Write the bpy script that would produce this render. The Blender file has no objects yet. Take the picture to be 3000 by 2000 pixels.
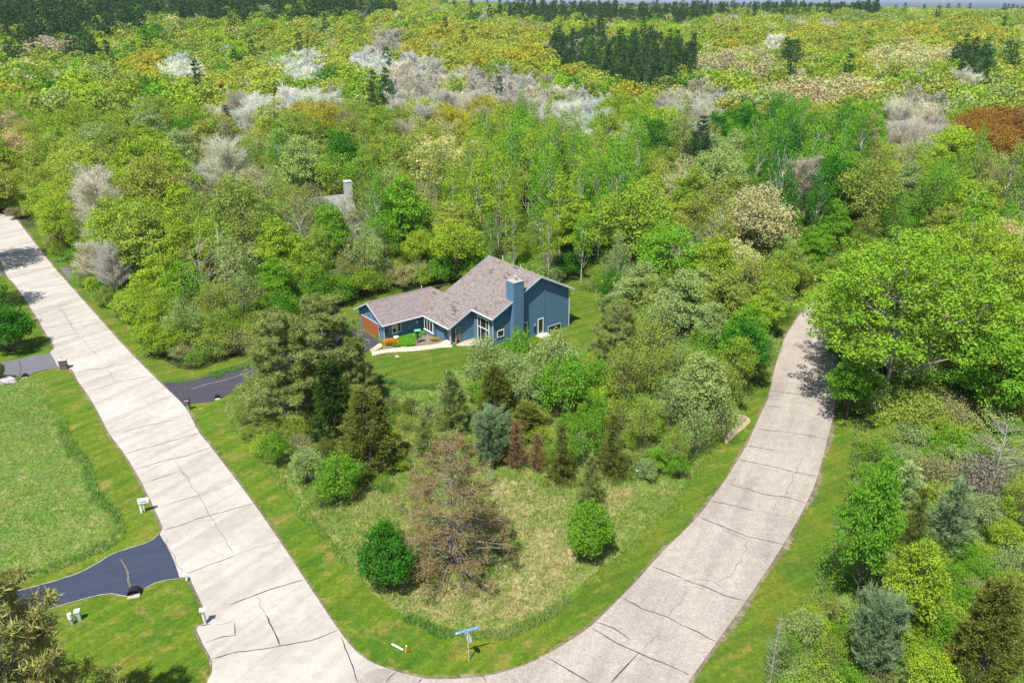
import bpy, bmesh, math, random
import numpy as np
from mathutils import Vector, Matrix
from mathutils.geometry import tessellate_polygon
random.seed(7); rng = np.random.default_rng(7)
C = bpy.context.scene.collection
D = bpy.data
S = bpy.context.scene

# ------------------------------------------------------------------ camera, light, exposure
CAM_H = 42.0; FOC = 2332.0; PITCH = math.atan(1000 / FOC)
cam = D.objects.new('camera', D.cameras.new('camera')); C.objects.link(cam)
cam.data.sensor_width = 36; cam.data.lens = 36 * FOC / 3000
cam.data.clip_start = .5; cam.data.clip_end = 60000
cam.location = (0, 0, CAM_H); cam.rotation_euler = (math.pi / 2 - PITCH, 0, 0)
S.camera = cam
SUN_EL = math.radians(61); SUN_DIR = math.radians(65)       # light travels towards SUN_DIR in plan
w = D.worlds.new('World'); S.world = w; w.use_nodes = True
nt = w.node_tree; nt.nodes.clear()
sky = nt.nodes.new('ShaderNodeTexSky'); sky.sky_type = 'NISHITA'; sky.sun_disc = False
sky.sun_elevation = SUN_EL; sky.sun_rotation = math.radians(90) - (SUN_DIR + math.pi); sky.air_density = 1.0; sky.dust_density = .6
bg = nt.nodes.new('ShaderNodeBackground'); bg.inputs[1].default_value = .095
wo = nt.nodes.new('ShaderNodeOutputWorld'); nt.links.new(sky.outputs[0], bg.inputs[0]); nt.links.new(bg.outputs[0], wo.inputs[0])
sun = D.objects.new('sun', D.lights.new('sun', 'SUN')); C.objects.link(sun)
sun.data.energy = 5.0; sun.data.angle = math.radians(.6); sun.data.color = (1, .965, .91)
ldir = Vector((math.cos(SUN_DIR) * math.cos(SUN_EL), math.sin(SUN_DIR) * math.cos(SUN_EL), -math.sin(SUN_EL)))
sun.rotation_euler = ldir.to_track_quat('-Z', 'Y').to_euler()
sun.location = (-60, -60, 150)
S.view_settings.view_transform = 'Standard'; S.view_settings.look = 'None'
S.view_settings.exposure = .50; S.view_settings.gamma = 1; S.view_settings.use_curve_mapping = False
S.render.engine = 'CYCLES'
S.cycles.max_bounces = 5; S.cycles.diffuse_bounces = 3; S.cycles.transmission_bounces = 3; S.cycles.glossy_bounces = 2
S.cycles.volume_bounces = 0; S.cycles.caustics_reflective = False; S.cycles.caustics_refractive = False
S.cycles.use_denoising = True
S.cycles.sample_clamp_indirect = 4
HAZE = .00007

# ------------------------------------------------------------------ survey of the site: photo points -> metres on the ground
def gp(x, y, z=0.0):
    dx = x - 1500; dz = -(y - 1000)
    Y = FOC * math.cos(PITCH) + dz * math.sin(PITCH); Z = -FOC * math.sin(PITCH) + dz * math.cos(PITCH)
    t = (CAM_H - z) / -Z
    return (dx * t, Y * t)
def proj(X, Y, Z):
    Z = Z - CAM_H
    cy = Y * math.cos(PITCH) - Z * math.sin(PITCH)
    cz = Y * math.sin(PITCH) + Z * math.cos(PITCH)
    return 1500 + FOC * X / cy, 1000 - FOC * cz / cy
def top_h(bx, by, ty):
    """height of something standing at photo point (bx,by) whose top shows at row ty"""
    X, Y = gp(bx, by)
    return CAM_H - Y * math.tan(PITCH + math.atan((ty - 1000) / FOC))
def A(pts, f=1.0): return [(x * f, y * f) for x, y in pts]
def frm(ox, oy, s, pts): return [(ox + x / s, oy + y / s) for x, y in pts]

def smooth(a, b, x):
    t = min(1, max(0, (x - a) / (b - a))); return t * t * (3 - 2 * t)
def ter(x, y):
    d = math.hypot(x, y); a = x / max(d, 1)
    h = 13.5 * smooth(240, 900, d) + 14 * smooth(.12, -.25, a) * smooth(300, 850, d)
    h += smooth(200, 320, d) * (1.6 * math.sin(x * .021 + 1) * math.sin(y * .017) + 1.2 * math.sin(x * .009 + y * .013))
    drop = smooth(1150, 2000, d)
    return h * (1 - drop) + drop * -26

# ------------------------------------------------------------------ materials
def mat(name, rough=.9):
    m = D.materials.new(name); m.use_nodes = True; t = m.node_tree
    b = t.nodes['Principled BSDF']; b.inputs['Roughness'].default_value = rough
    b.inputs['Specular IOR Level'].default_value = .25
    return m, t, b
def N(t, typ, **kw):
    n = t.nodes.new(typ)
    for k, v in kw.items():
        if k in ('operation', 'blend_type', 'data_type', 'attribute_name', 'attribute_type', 'noise_dimensions', 'distance', 'feature'): setattr(n, k, v)
        else: n.inputs[k].default_value = v
    return n
def noise(t, scale, detail=3, rough=.6, vec=None, dist=0):
    n = N(t, 'ShaderNodeTexNoise'); n.inputs['Scale'].default_value = scale; n.inputs['Detail'].default_value = detail
    n.inputs['Roughness'].default_value = rough; n.inputs['Distortion'].default_value = dist
    if vec is not None: t.links.new(vec, n.inputs['Vector'])
    return n
def ramp(t, fac, stops):
    r = t.nodes.new('ShaderNodeValToRGB'); e = r.color_ramp.elements
    while len(e) < len(stops): e.new(.5)
    for i, (p, c) in enumerate(stops): e[i].position = p; e[i].color = (*c, 1)
    t.links.new(fac, r.inputs[0]); return r
def mix(t, fac, a, b, bt='MIX'):
    m = t.nodes.new('ShaderNodeMix'); m.data_type = 'RGBA'; m.blend_type = bt
    for s, v in ((0, fac), (6, a), (7, b)):
        if isinstance(v, (int, float)): m.inputs[s].default_value = v
        elif isinstance(v, tuple): m.inputs[s].default_value = (*v, 1)
        else: t.links.new(v, m.inputs[s])
    return m.outputs[2]
def coord(t, stretch=None, rot=0):
    g = t.nodes.new('ShaderNodeNewGeometry')
    if stretch is None: return g.outputs['Position']
    m = t.nodes.new('ShaderNodeMapping'); m.inputs['Scale'].default_value = stretch; m.inputs['Rotation'].default_value = (0, 0, rot)
    # rotate first, then stretch
    r = t.nodes.new('ShaderNodeMapping'); r.inputs['Rotation'].default_value = (0, 0, rot); m.inputs['Rotation'].default_value = (0, 0, 0)
    t.links.new(g.outputs['Position'], r.inputs['Vector']); t.links.new(r.outputs[0], m.inputs['Vector'])
    return m.outputs[0]
def bump(t, b, h, strength=.3, dist=.05):
    n = t.nodes.new('ShaderNodeBump'); n.inputs['Strength'].default_value = strength; n.inputs['Distance'].default_value = dist
    t.links.new(h, n.inputs['Height']); t.links.new(n.outputs[0], b.inputs['Normal'])

def plain(name, col, rough=.8, var=.12, scale=3, metal=0):
    m, t, b = mat(name, rough); b.inputs['Metallic'].default_value = metal
    tc = t.nodes.new('ShaderNodeTexCoord')
    n = noise(t, scale, 4, .6, tc.outputs['Object'])
    c = mix(t, n.outputs[0], tuple(max(0, x * (1 - var)) for x in col), tuple(min(1, x * (1 + var)) for x in col))
    t.links.new(c, b.inputs['Base Color']); return m

def leaf_material(name, far=False, trans=.35):
    m = D.materials.new(name); m.use_nodes = True; t = m.node_tree; t.nodes.clear()
    if far: tint = N(t, 'ShaderNodeAttribute', attribute_name='tint', attribute_type='INSTANCER').outputs['Color']
    else: tint = t.nodes.new('ShaderNodeObjectInfo').outputs['Color']
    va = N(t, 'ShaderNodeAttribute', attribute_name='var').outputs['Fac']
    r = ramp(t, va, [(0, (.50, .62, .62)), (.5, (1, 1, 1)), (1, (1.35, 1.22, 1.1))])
    c = mix(t, 1.0, tint, r.outputs[0], 'MULTIPLY')
    d = t.nodes.new('ShaderNodeBsdfDiffuse'); tr = t.nodes.new('ShaderNodeBsdfTranslucent'); mx = t.nodes.new('ShaderNodeMixShader')
    mx.inputs[0].default_value = trans
    o = t.nodes.new('ShaderNodeOutputMaterial')
    t.links.new(c, d.inputs[0]); t.links.new(c, tr.inputs[0]); t.links.new(d.outputs[0], mx.inputs[1]); t.links.new(tr.outputs[0], mx.inputs[2])
    t.links.new(mx.outputs[0], o.inputs[0]); return m
M_leaf = leaf_material('leaves'); M_leaf_far = leaf_material('distant leaves', True); M_needle = leaf_material('needles', trans=.12)
M_needle_far = leaf_material('distant needles', True, .12)
def bark_material():
    m, t, b = mat('bark', .95)
    oi = t.nodes.new('ShaderNodeObjectInfo'); tc = t.nodes.new('ShaderNodeTexCoord')
    n = noise(t, 2.5, 5, .7, tc.outputs['Object'])
    r = ramp(t, n.outputs[0], [(.3, (.5, .5, .5)), (.7, (1.4, 1.4, 1.4))])
    t.links.new(mix(t, 1.0, oi.outputs['Color'], r.outputs[0], 'MULTIPLY'), b.inputs['Base Color']); return m
M_bark = bark_material()

def grass_blade_material():
    m = D.materials.new('grass blades'); m.use_nodes = True; t = m.node_tree; t.nodes.clear()
    c = N(t, 'ShaderNodeAttribute', attribute_name='col').outputs['Color']
    d = t.nodes.new('ShaderNodeBsdfDiffuse'); tr = t.nodes.new('ShaderNodeBsdfTranslucent'); mx = t.nodes.new('ShaderNodeMixShader'); mx.inputs[0].default_value = .3
    o = t.nodes.new('ShaderNodeOutputMaterial')
    t.links.new(c, d.inputs[0]); t.links.new(c, tr.inputs[0]); t.links.new(d.outputs[0], mx.inputs[1]); t.links.new(tr.outputs[0], mx.inputs[2]); t.links.new(mx.outputs[0], o.inputs[0])
    return m
M_blade = grass_blade_material()

def ground_mat(name, a, b_, c_, dry, stripe_rot=None, fine=9.0, dryamt=.62):
    m, t, b = mat(name, .95)
    p = coord(t)
    big = noise(t, .16, 4, .65, p, .8); mid = noise(t, .5, 5, .7, p, .5); fin = noise(t, fine, 4, .75, p)
    col = ramp(t, big.outputs[0], [(.32, a), (.52, b_), (.7, c_)]).outputs[0]
    dm = ramp(t, mid.outputs[0], [(dryamt - .08, (0, 0, 0)), (dryamt + .1, (1, 1, 1))]).outputs[0]
    col = mix(t, dm, col, dry)
    if stripe_rot is not None:
        sp = coord(t, (.06, 1.1, .1), stripe_rot)
        s = noise(t, 1.0, 3, .6, sp)
        sr = ramp(t, s.outputs[0], [(.38, (.80, .86, .8)), (.62, (1.2, 1.13, 1.05))]).outputs[0]
        col = mix(t, 1.0, col, sr, 'MULTIPLY')
    g2 = noise(t, 2.6, 3, .7, p); col = mix(t, 1.0, col, ramp(t, g2.outputs[0], [(.34, (.74, .8, .74)), (.66, (1.24, 1.18, 1.15))]).outputs[0], 'MULTIPLY')
    fr = ramp(t, fin.outputs[0], [(.3, (.5, .56, .5)), (.7, (1.5, 1.42, 1.35))]).outputs[0]
    col = mix(t, 1.0, col, fr, 'MULTIPLY')
    t.links.new(col, b.inputs['Base Color']); bump(t, b, fin.outputs[0], .5, .05)
    return m
M_forest_floor = ground_mat('forest floor', (.035, .05, .015), (.06, .075, .02), (.085, .08, .035), (.11, .085, .05), fine=3)
M_lawn = ground_mat('mown grass', (.055, .125, .009), (.09, .145, .011), (.135, .15, .016), (.19, .17, .045), stripe_rot=math.radians(-30), dryamt=.62)
M_lawn_left = ground_mat('mown verge', (.055, .135, .007), (.09, .155, .009), (.135, .155, .014), (.21, .18, .05), stripe_rot=math.radians(-52), dryamt=.59)
M_meadow = ground_mat('meadow ground', (.09, .18, .025), (.13, .20, .035), (.19, .22, .055), (.28, .25, .10), fine=5, dryamt=.58)
M_scrub = ground_mat('scrub ground', (.05, .10, .018), (.07, .13, .02), (.11, .14, .03), (.17, .15, .07), fine=5, dryamt=.6)
M_straw = ground_mat('dry meadow', (.13, .18, .045), (.20, .21, .07), (.28, .25, .12), (.36, .30, .16), fine=6, dryamt=.54)
M_wild = ground_mat('wild grass ground', (.10, .20, .035), (.14, .23, .04), (.20, .24, .07), (.30, .28, .13), fine=5, dryamt=.58)

def road_mat(name, c0, c1, speck, dark):
    m, t, b = mat(name, .92)
    p = coord(t)
    big = noise(t, .16, 5, .62, p, .8); fin = noise(t, 5.5, 5, .85, p); mid = noise(t, 1.3, 5, .65, p)
    col = mix(t, ramp(t, big.outputs[0], [(.35, (0, 0, 0)), (.65, (1, 1, 1))]).outputs[0], c0, c1)
    col = mix(t, 1.0, col, ramp(t, mid.outputs[0], [(.3, (.9, .89, .89)), (.7, (1.08, 1.08, 1.08))]).outputs[0], 'MULTIPLY')
    col = mix(t, 1.0, col, ramp(t, fin.outputs[0], [(.32, (1 - speck,) * 3), (.7, (1 + speck * .7,) * 3)]).outputs[0], 'MULTIPLY')
    st = noise(t, 1.0, 3, .5, coord(t, (.05, .55, .1), dark), .4)
    col = mix(t, 1.0, col, ramp(t, st.outputs[0], [(.36, (.86, .85, .85)), (.55, (1.03, 1.03, 1.03))]).outputs[0], 'MULTIPLY')
    t.links.new(col, b.inputs['Base Color']); bump(t, b, fin.outputs[0], .25, .02); return m
M_road = road_mat('pale road surface', (.42, .385, .335), (.49, .455, .40), .1, math.radians(-55))
M_road2 = road_mat('pinkish chip seal road', (.36, .31, .265), (.43, .375, .32), .34, math.radians(-62))
M_tar = plain('sealing tar', (.055, .05, .055), .7); M_crack = plain('open crack', (.15, .125, .11), .95)
M_shoulder = ground_mat('gravel shoulder', (.11, .10, .065), (.15, .135, .085), (.18, .17, .09), (.24, .21, .15), fine=8, dryamt=.55)
def asphalt(name, c):
    m, t, b = mat(name, .8); p = coord(t)
    s = noise(t, 1, 4, .6, coord(t, (.25, 1.6, .2), math.radians(-20))); f = noise(t, 20, 2, .8, p)
    col = mix(t, s.outputs[0], tuple(x * .75 for x in c), tuple(x * 1.3 for x in c))
    col = mix(t, 1.0, col, ramp(t, f.outputs[0], [(.3, (.85,) * 3), (.7, (1.18,) * 3)]).outputs[0], 'MULTIPLY')
    t.links.new(col, b.inputs['Base Color']); return m
M_asph = asphalt('sealed asphalt', (.055, .055, .068)); M_asph_blue = asphalt('blue black asphalt', (.042, .05, .083)); M_asph_old = asphalt('worn grey asphalt', (.14, .135, .15))
M_conc = plain('concrete walk', (.52, .47, .36), .9, .08, 6)
M_edge = plain('pale driveway edging', (.36, .34, .26), .9)

# ------------------------------------------------------------------ mesh helpers
def link(o, parent=None):
    C.objects.link(o)
    if parent is not None: o.parent = parent
    return o
def mesh_obj(name, vs, fs, m=None, parent=None):
    me = D.meshes.new(name); me.from_pydata([tuple(v) for v in vs], [], fs); me.update()
    if m: me.materials.append(m)
    return link(D.objects.new(name, me), parent)
def tag(o, label=None, cat=None, group=None, kind=None):
    if label: o['label'] = label
    if cat: o['category'] = cat
    if group: o['group'] = group
    if kind: o['kind'] = kind
    return o
def empty(name, loc=(0, 0, 0), rz=0, label=None, cat=None, group=None):
    o = D.objects.new(name, None); C.objects.link(o); o.location = loc; o.rotation_euler = (0, 0, rz); o.empty_display_size = .3
    return tag(o, label, cat, group)
class MB:
    def __init__(s): s.v = []; s.f = []
    def box(s, x0, y0, z0, x1, y1, z1):
        n = len(s.v)
        s.v += [(x0, y0, z0), (x1, y0, z0), (x1, y1, z0), (x0, y1, z0), (x0, y0, z1), (x1, y0, z1), (x1, y1, z1), (x0, y1, z1)]
        s.f += [tuple(n + i for i in q) for q in ((3, 2, 1, 0), (4, 5, 6, 7), (0, 1, 5, 4), (1, 2, 6, 5), (2, 3, 7, 6), (3, 0, 4, 7))]; return s
    def prism(s, pts, d):
        """closed polygon of 3d points pushed along d"""
        n = len(s.v); k = len(pts)
        s.v += [tuple(p) for p in pts] + [tuple(a + b for a, b in zip(p, d)) for p in pts]
        s.f.append(tuple(n + i for i in reversed(range(k)))); s.f.append(tuple(n + k + i for i in range(k)))
        for i in range(k): j = (i + 1) % k; s.f.append((n + i, n + j, n + k + j, n + k + i))
        return s
    def tube(s, pts, rs, k=8, cap=True):
        n0 = len(s.v); pts = [Vector(p) for p in pts]
        for i, p in enumerate(pts):
            d = (pts[min(i + 1, len(pts) - 1)] - pts[max(i - 1, 0)]); d = d.normalized() if d.length > 1e-6 else Vector((0, 0, 1))
            a = d.orthogonal().normalized() if abs(d.z) < .99 else Vector((1, 0, 0)); a = (a - d * a.dot(d)).normalized(); b = d.cross(a)
            for j in range(k):
                t = 2 * math.pi * j / k; s.v.append(tuple(p + (a * math.cos(t) + b * math.sin(t)) * rs[i]))
        for i in range(len(pts) - 1):
            for j in range(k):
                q = (j + 1) % k; s.f.append((n0 + i * k + j, n0 + i * k + q, n0 + (i + 1) * k + q, n0 + (i + 1) * k + j))
        if cap: s.f.append(tuple(n0 + j for j in reversed(range(k)))); s.f.append(tuple(n0 + (len(pts) - 1) * k + j for j in range(k)))
        return s
    def build(s, name, m, parent=None, bevel=0, smoothed=False):
        o = mesh_obj(name, s.v, s.f, m, parent)
        bm = bmesh.new(); bm.from_mesh(o.data); bmesh.ops.recalc_face_normals(bm, faces=bm.faces)
        if bevel: bmesh.ops.bevel(bm, geom=bm.edges[:], offset=bevel, segments=2, affect='EDGES', clamp_overlap=True)
        bm.to_mesh(o.data); bm.free()
        if smoothed:
            for p in o.data.polygons: p.use_smooth = True
        return o
def catmull(pts, closed=True, step=.8):
    P = [Vector((p[0], p[1], 0)) for p in pts]; n = len(P); out = []
    for i in range(n if closed else n - 1):
        if closed: a, b, c, d = P[i - 1], P[i], P[(i + 1) % n], P[(i + 2) % n]
        else: a, b, c, d = P[max(i - 1, 0)], P[i], P[i + 1], P[min(i + 2, n - 1)]
        k = max(1, min(40, int((c - b).length / step)))
        for j in range(k):
            t = j / k
            # centripetal-ish: limit tangents
            m1 = (c - a) * .5; m2 = (d - b) * .5; L = (c - b).length
            if m1.length > L * 1.2: m1 = m1.normalized() * L * 1.2
            if m2.length > L * 1.2: m2 = m2.normalized() * L * 1.2
            h = b * (2 * t ** 3 - 3 * t ** 2 + 1) + m1 * (t ** 3 - 2 * t ** 2 + t) + c * (-2 * t ** 3 + 3 * t ** 2) + m2 * (t ** 3 - t ** 2)
            out.append((h.x, h.y))
    if not closed: out.append((P[-1].x, P[-1].y))
    return out
def rough_edge(pts, amp, fq=.9):
    out = []
    for i, (x, y) in enumerate(pts):
        a = pts[i - 1]; b = pts[(i + 1) % len(pts)]
        dx, dy = b[0] - a[0], b[1] - a[1]; L = math.hypot(dx, dy) or 1
        r = amp * (math.sin(x * fq * .5 + y * .37 + 2 * math.sin(y * .23)) + .6 * math.sin(y * fq * 1.3 - x * 1.1 + 2 * math.sin(x * .31)) + random.uniform(-.7, .7)) * .5
        out.append((x - dy / L * r, y + dx / L * r))
    return out
def sheet(name, pts, z, m, kind='structure', thick=0, parent=None):
    vs = [(x, y, z) for x, y in pts]
    tris = tessellate_polygon([[Vector((x, y, 0)) for x, y in pts]])
    if not thick: o = mesh_obj(name, vs, [tuple(t) for t in tris], m, parent)
    else:
        n = len(vs); vs2 = vs + [(x, y, z - thick) for x, y in pts]
        fs = [tuple(t) for t in tris] + [(i, (i + 1) % n, n + (i + 1) % n, n + i) for i in range(n)]
        o = mesh_obj(name, vs2, fs, m, parent)
    bm = bmesh.new(); bm.from_mesh(o.data); bmesh.ops.recalc_face_normals(bm, faces=bm.faces)
    top = [f for f in bm.faces if abs(f.normal.z) > .9 and f.calc_center_median().z > z - .001]
    for f in top:
        if f.normal.z < 0: f.normal_flip()
    bm.to_mesh(o.data); bm.free()
    if kind and parent is None: o['kind'] = kind
    return o
def inside(px, py, poly):
    """vectorised point in polygon"""
    px = np.asarray(px); py = np.asarray(py); r = np.zeros(px.shape, bool); n = len(poly)
    for i in range(n):
        x0, y0 = poly[i]; x1, y1 = poly[(i + 1) % n]
        if y0 == y1: continue
        c = ((y0 > py) != (y1 > py)) & (px < (x1 - x0) * (py - y0) / (y1 - y0) + x0); r ^= c
    return r
def G(pts): return [gp(x, y) for x, y in pts]

# ------------------------------------------------------------------ ground
vs = []; fs = []
rings = [0, 12, 24, 40, 60, 85, 110, 140, 175, 210, 250, 300, 360, 430, 510, 600, 700, 800, 900, 1000, 1100, 1250, 1450, 1700, 2000, 2600, 4000, 8000, 16000, 34000]
na = 120
vs.append((0, 0, 0))
for r in rings[1:]:
    for j in range(na):
        t = 2 * math.pi * j / na; x, y = r * math.cos(t), r * math.sin(t); vs.append((x, y, ter(x, y)))
for j in range(na): fs.append((0, 1 + j, 1 + (j + 1) % na))
for i in range(len(rings) - 2):
    for j in range(na):
        a = 1 + i * na + j; b = 1 + i * na + (j + 1) % na; fs.append((a, a + na, b + na, b))
def plain_mat():
    m, t, b = mat('ground and far plain', .95); p = coord(t)
    dist = N(t, 'ShaderNodeVectorMath', operation='LENGTH'); t.links.new(p, dist.inputs[0])
    far = N(t, 'ShaderNodeMapRange'); far.inputs[1].default_value = 1400; far.inputs[2].default_value = 2000
    t.links.new(dist.outputs['Value'], far.inputs[0])
    n1 = noise(t, .35, 4, .7, p); near = ramp(t, n1.outputs[0], [(.3, (.03, .045, .014)), (.5, (.055, .07, .02)), (.7, (.10, .085, .045))]).outputs[0]
    n2 = noise(t, .0011, 6, .75, coord(t, (1, .45, 1))); n3 = noise(t, .006, 4, .7, coord(t, (1, .3, 1)))
    f1 = ramp(t, n2.outputs[0], [(.35, (.02, .05, .035)), (.52, (.035, .07, .03)), (.60, (.08, .13, .04)), (.70, (.20, .19, .12))]).outputs[0]
    f2 = mix(t, 1.0, f1, ramp(t, n3.outputs[0], [(.35, (.5, .5, .5)), (.65, (1.5, 1.5, 1.5))]).outputs[0], 'MULTIPLY')
    t.links.new(mix(t, far.outputs[0], near, f2), b.inputs['Base Color']); return m
ground = mesh_obj('ground', vs, fs, plain_mat()); ground['kind'] = 'structure'
for p in ground.data.polygons: p.use_smooth = True

# outlines, surveyed from the photograph
R1 = (frm(0, 600, 2.351, [(130, 110), (370, 430), (460, 530), (690, 790), (880, 1000), (1100, 1222)]) + [(540, 1190)] +
      frm(0, 1267, 2.139, [(1250, 3), (1325, 95), (1590, 445), (1760, 690), (1910, 920)]) + [(1000, 1856)] +
      frm(1000, 1200, 1.96, [(100, 1400), (200, 1462), (330, 1507), (480, 1545), (680, 1545), (880, 1520), (1080, 1455), (1240, 1370), (1400, 1270), (1480, 1200), (1680, 1000), (1860, 800)]) +
      frm(2000, 1200, 1.96, [(0, 705), (90, 610), (160, 520), (240, 410), (320, 285), (370, 200), (410, 110), (460, 0)]) +
      [(2251, 1166), (2272, 1072), (2300, 990), (2349, 915), (2408, 868), (2470, 835), (2570, 800), (2720, 770)])
R2 = [(2015, 2000), (2102, 1878), (2189, 1756), (2296, 1593), (2362, 1475), (2395, 1394), (2423, 1292), (2444, 1200), (2453, 1120), (2460, 1040), (2480, 975), (2530, 920), (2620, 880), (2720, 855)]
L1 = [(-80, 690), (0, 762), (20, 808), (47, 838), (98, 915), (128, 966), (160, 1017), (147, 1034), (160, 1055), (172, 1078), (208, 1081), (230, 1119), (255, 1153), (281, 1195), (319, 1267), (360, 1323), (402, 1389), (435, 1454), (468, 1524), (477, 1548), (468, 1566), (496, 1613), (514, 1655), (526, 1692), (552, 1688), (566, 1716), (584, 1753), (598, 1786), (604, 1826), (580, 1833), (576, 1845), (588, 1870), (598, 1893), (622, 1935), (622, 1968), (608, 1996)]
g = G
left_w = g(L1); r1w = g(R1)
nsplit = next(i for i, p in enumerate(R1) if p[0] >= 1240)          # where the pinkish road begins
top_cap = g([(-80, 600), (0, 612), (55, 647)])
road_a = left_w[::-1] + [gp(-200, 640)] + [gp(-60, 615)] + [gp(55, 644)] + r1w[1:nsplit + 1] + [gp(1245, 2120), gp(1200, 2500), gp(620, 2500), gp(560, 2120)]
def dens(pts, step=.5, jit=.02):
    out = []
    for i in range(len(pts)):
        a, b = pts[i], pts[(i + 1) % len(pts)]; L = math.dist(a, b); k = max(1, int(L / step))
        for j in range(k): out.append((a[0] + (b[0] - a[0]) * j / k + random.uniform(-jit, jit), a[1] + (b[1] - a[1]) * j / k + random.uniform(-jit, jit)))
    return out
def sm_open(pts, step=.6): return catmull(pts, False, step)
rA = sm_open(left_w[::-1]) + [gp(-200, 650), gp(-60, 618)] + sm_open([gp(40, 632)] + r1w[1:nsplit + 1]) + [gp(1245, 2120), gp(1200, 2500), gp(620, 2500), gp(560, 2120)]
road = sheet('road', rA, .05, M_road, thick=.08)
r1b = r1w[nsplit - 1:]
rB = sm_open([gp(1046, 2130), gp(1046, 2000)] + [gp(1100, 1958)] + r1b) + sm_open(g(R2)[::-1]) + [gp(1900, 2160), gp(1700, 2500), gp(1046, 2500)]
curved = sheet('curved_road', rB, .058, M_road2, thick=.08)

def strip(name, pts, wd, z, m, parent=None, kind=None, vary=.3, smooth_=True, taper=True):
    P = sm_open(pts, .35) if smooth_ else pts
    vs = []; fs = []
    for i, (x, y) in enumerate(P):
        a = P[max(i - 1, 0)]; b = P[min(i + 1, len(P) - 1)]; dx, dy = b[0] - a[0], b[1] - a[1]; L = math.hypot(dx, dy) or 1
        ww = wd * .5 * (1 + random.uniform(-vary, vary)); jx = random.uniform(-.25, .25) * wd
        if taper and i in (0, len(P) - 1): ww *= .35
        nx, ny = -dy / L, dx / L
        vs += [(x + nx * (ww + jx), y + ny * (ww + jx), z), (x - nx * (ww - jx), y - ny * (ww - jx), z)]
        if i: k = 2 * i; fs.append((k - 2, k - 1, k + 1, k))
    o = mesh_obj(name, vs, fs, m, parent)
    for p in o.data.polygons:
        if p.normal.z < 0: p.flip()
    if kind: o['kind'] = kind
    return o
# gravelly shoulders along both roads
def shoulder(pts, wd):
    P = sm_open(pts, .22); vs = []; fs = []
    for i, (x, y) in enumerate(P):
        a = P[max(i - 1, 0)]; b = P[min(i + 1, len(P) - 1)]; dx, dy = b[0] - a[0], b[1] - a[1]; L = math.hypot(dx, dy) or 1
        nx, ny = -dy / L, dx / L; w1 = wd * (.6 + .25 * math.sin(x * .5 + y * .4) + random.uniform(-.22, .22))
        vs += [(x + nx * w1, y + ny * w1, .022), (x - nx * .3, y - ny * .3, .022)]
        if i: k = 2 * i; fs.append((k - 2, k - 1, k + 1, k))
    o = mesh_obj('gravel_shoulder', vs, fs, M_shoulder); o['kind'] = 'structure'
    for p in o.data.polygons:
        if p.normal.z < 0: p.flip()
shoulder([gp(40, 632)] + r1w[1:], .42)
shoulder(g(R2)[::-1], .6)
shoulder(left_w[::-1], .3)

# driveways
drive_mid = sm_open(g([(476, 1121), (553, 1117), (617, 1098), (681, 1072), (740, 1057), (820, 1030), (900, 1000)])) + sm_open(g([(1058, 962), (1114, 1003)])) + sm_open(g([(1060, 1040), (980, 1062), (860, 1085), (740, 1119), (706, 1130), (681, 1149), (630, 1174), (561, 1183), (540, 1191)]))
sheet('driveway', drive_mid, .045, M_asph, thick=.06)
dw2 = sm_open(g([(468, 1566), (435, 1590), (337, 1622), (280, 1655), (210, 1688), (47, 1735), (-150, 1790)])) + sm_open(g([(-150, 1880), (0, 1820), (136, 1784), (262, 1748), (323, 1737), (350, 1742), (379, 1747), (407, 1739), (421, 1725), (458, 1704), (526, 1692)])) + sm_open(g([(526, 1692), (514, 1655), (496, 1613), (468, 1566)]))[1:-1]
sheet('driveway', dw2, .062, M_asph_blue, thick=.06)
strip('driveway_edging', g([(466, 1564), (435, 1588), (337, 1620), (280, 1653), (210, 1686), (47, 1733), (-150, 1788)]), .09, .055, M_edge, kind='structure')
strip('driveway_edging', g([(-150, 1882), (0, 1822), (136, 1786), (262, 1750), (323, 1739), (350, 1744), (379, 1749)]), .09, .055, M_edge, kind='structure')
strip('driveway_edging', g([(421, 1727), (458, 1706), (526, 1694)]), .08, .055, M_edge, kind='structure')
dw3 = sm_open(g([(147, 1034), (17, 1059), (-120, 1075)])) + sm_open(g([(-120, 1130), (50, 1105), (64, 1107), (81, 1104), (98, 1093), (136, 1083), (172, 1078)]))
sheet('driveway', dw3, .062, M_asph_old, thick=.06)
dw4 = g([(172, 785), (217, 785), (236, 800), (225, 812), (200, 815), (190, 803)])
sheet('driveway', sm_open(dw4 + [dw4[0]])[:-1], .04, M_asph_old, thick=.05)
dw5 = g([(-90, 780), (0, 772), (9, 800), (8, 806), (-90, 812)])
sheet('driveway', dw5, .062, M_asph_old, thick=.06)

# lawns and meadows, each sheet a little above the one below
q = 3000 / 2352
lawn_zone = g([(40, 640), (130, 640), (205, 770), (300, 880), (420, 960), (480, 1050), (560, 1080), (700, 1040), (800, 1000), (1000, 900), (1030, 850), (1200, 812), (1330, 795), (1500, 770), (1700, 825), (1800, 900), (1790, 1000), (2240, 920), (2330, 860), (2420, 820), (2780, 740), (2800, 900), (2560, 960), (2520, 1050), (2500, 1300), (2470, 1450), (2440, 1650), (2300, 1900), (2250, 2100), (2200, 2500), (900, 2500), (900, 1900), (500, 1300), (200, 880)])
sheet('lawn', rough_edge(catmull(lawn_zone), .35), .004, M_lawn)
leftlawn = g([(-700, 700), (0, 740), (60, 830), (130, 950), (200, 1050), (330, 1260), (500, 1500), (560, 1620), (640, 1850), (650, 2500), (-700, 2500)])
sheet('verge_lawn', leftlawn, .008, M_lawn_left)
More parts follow.
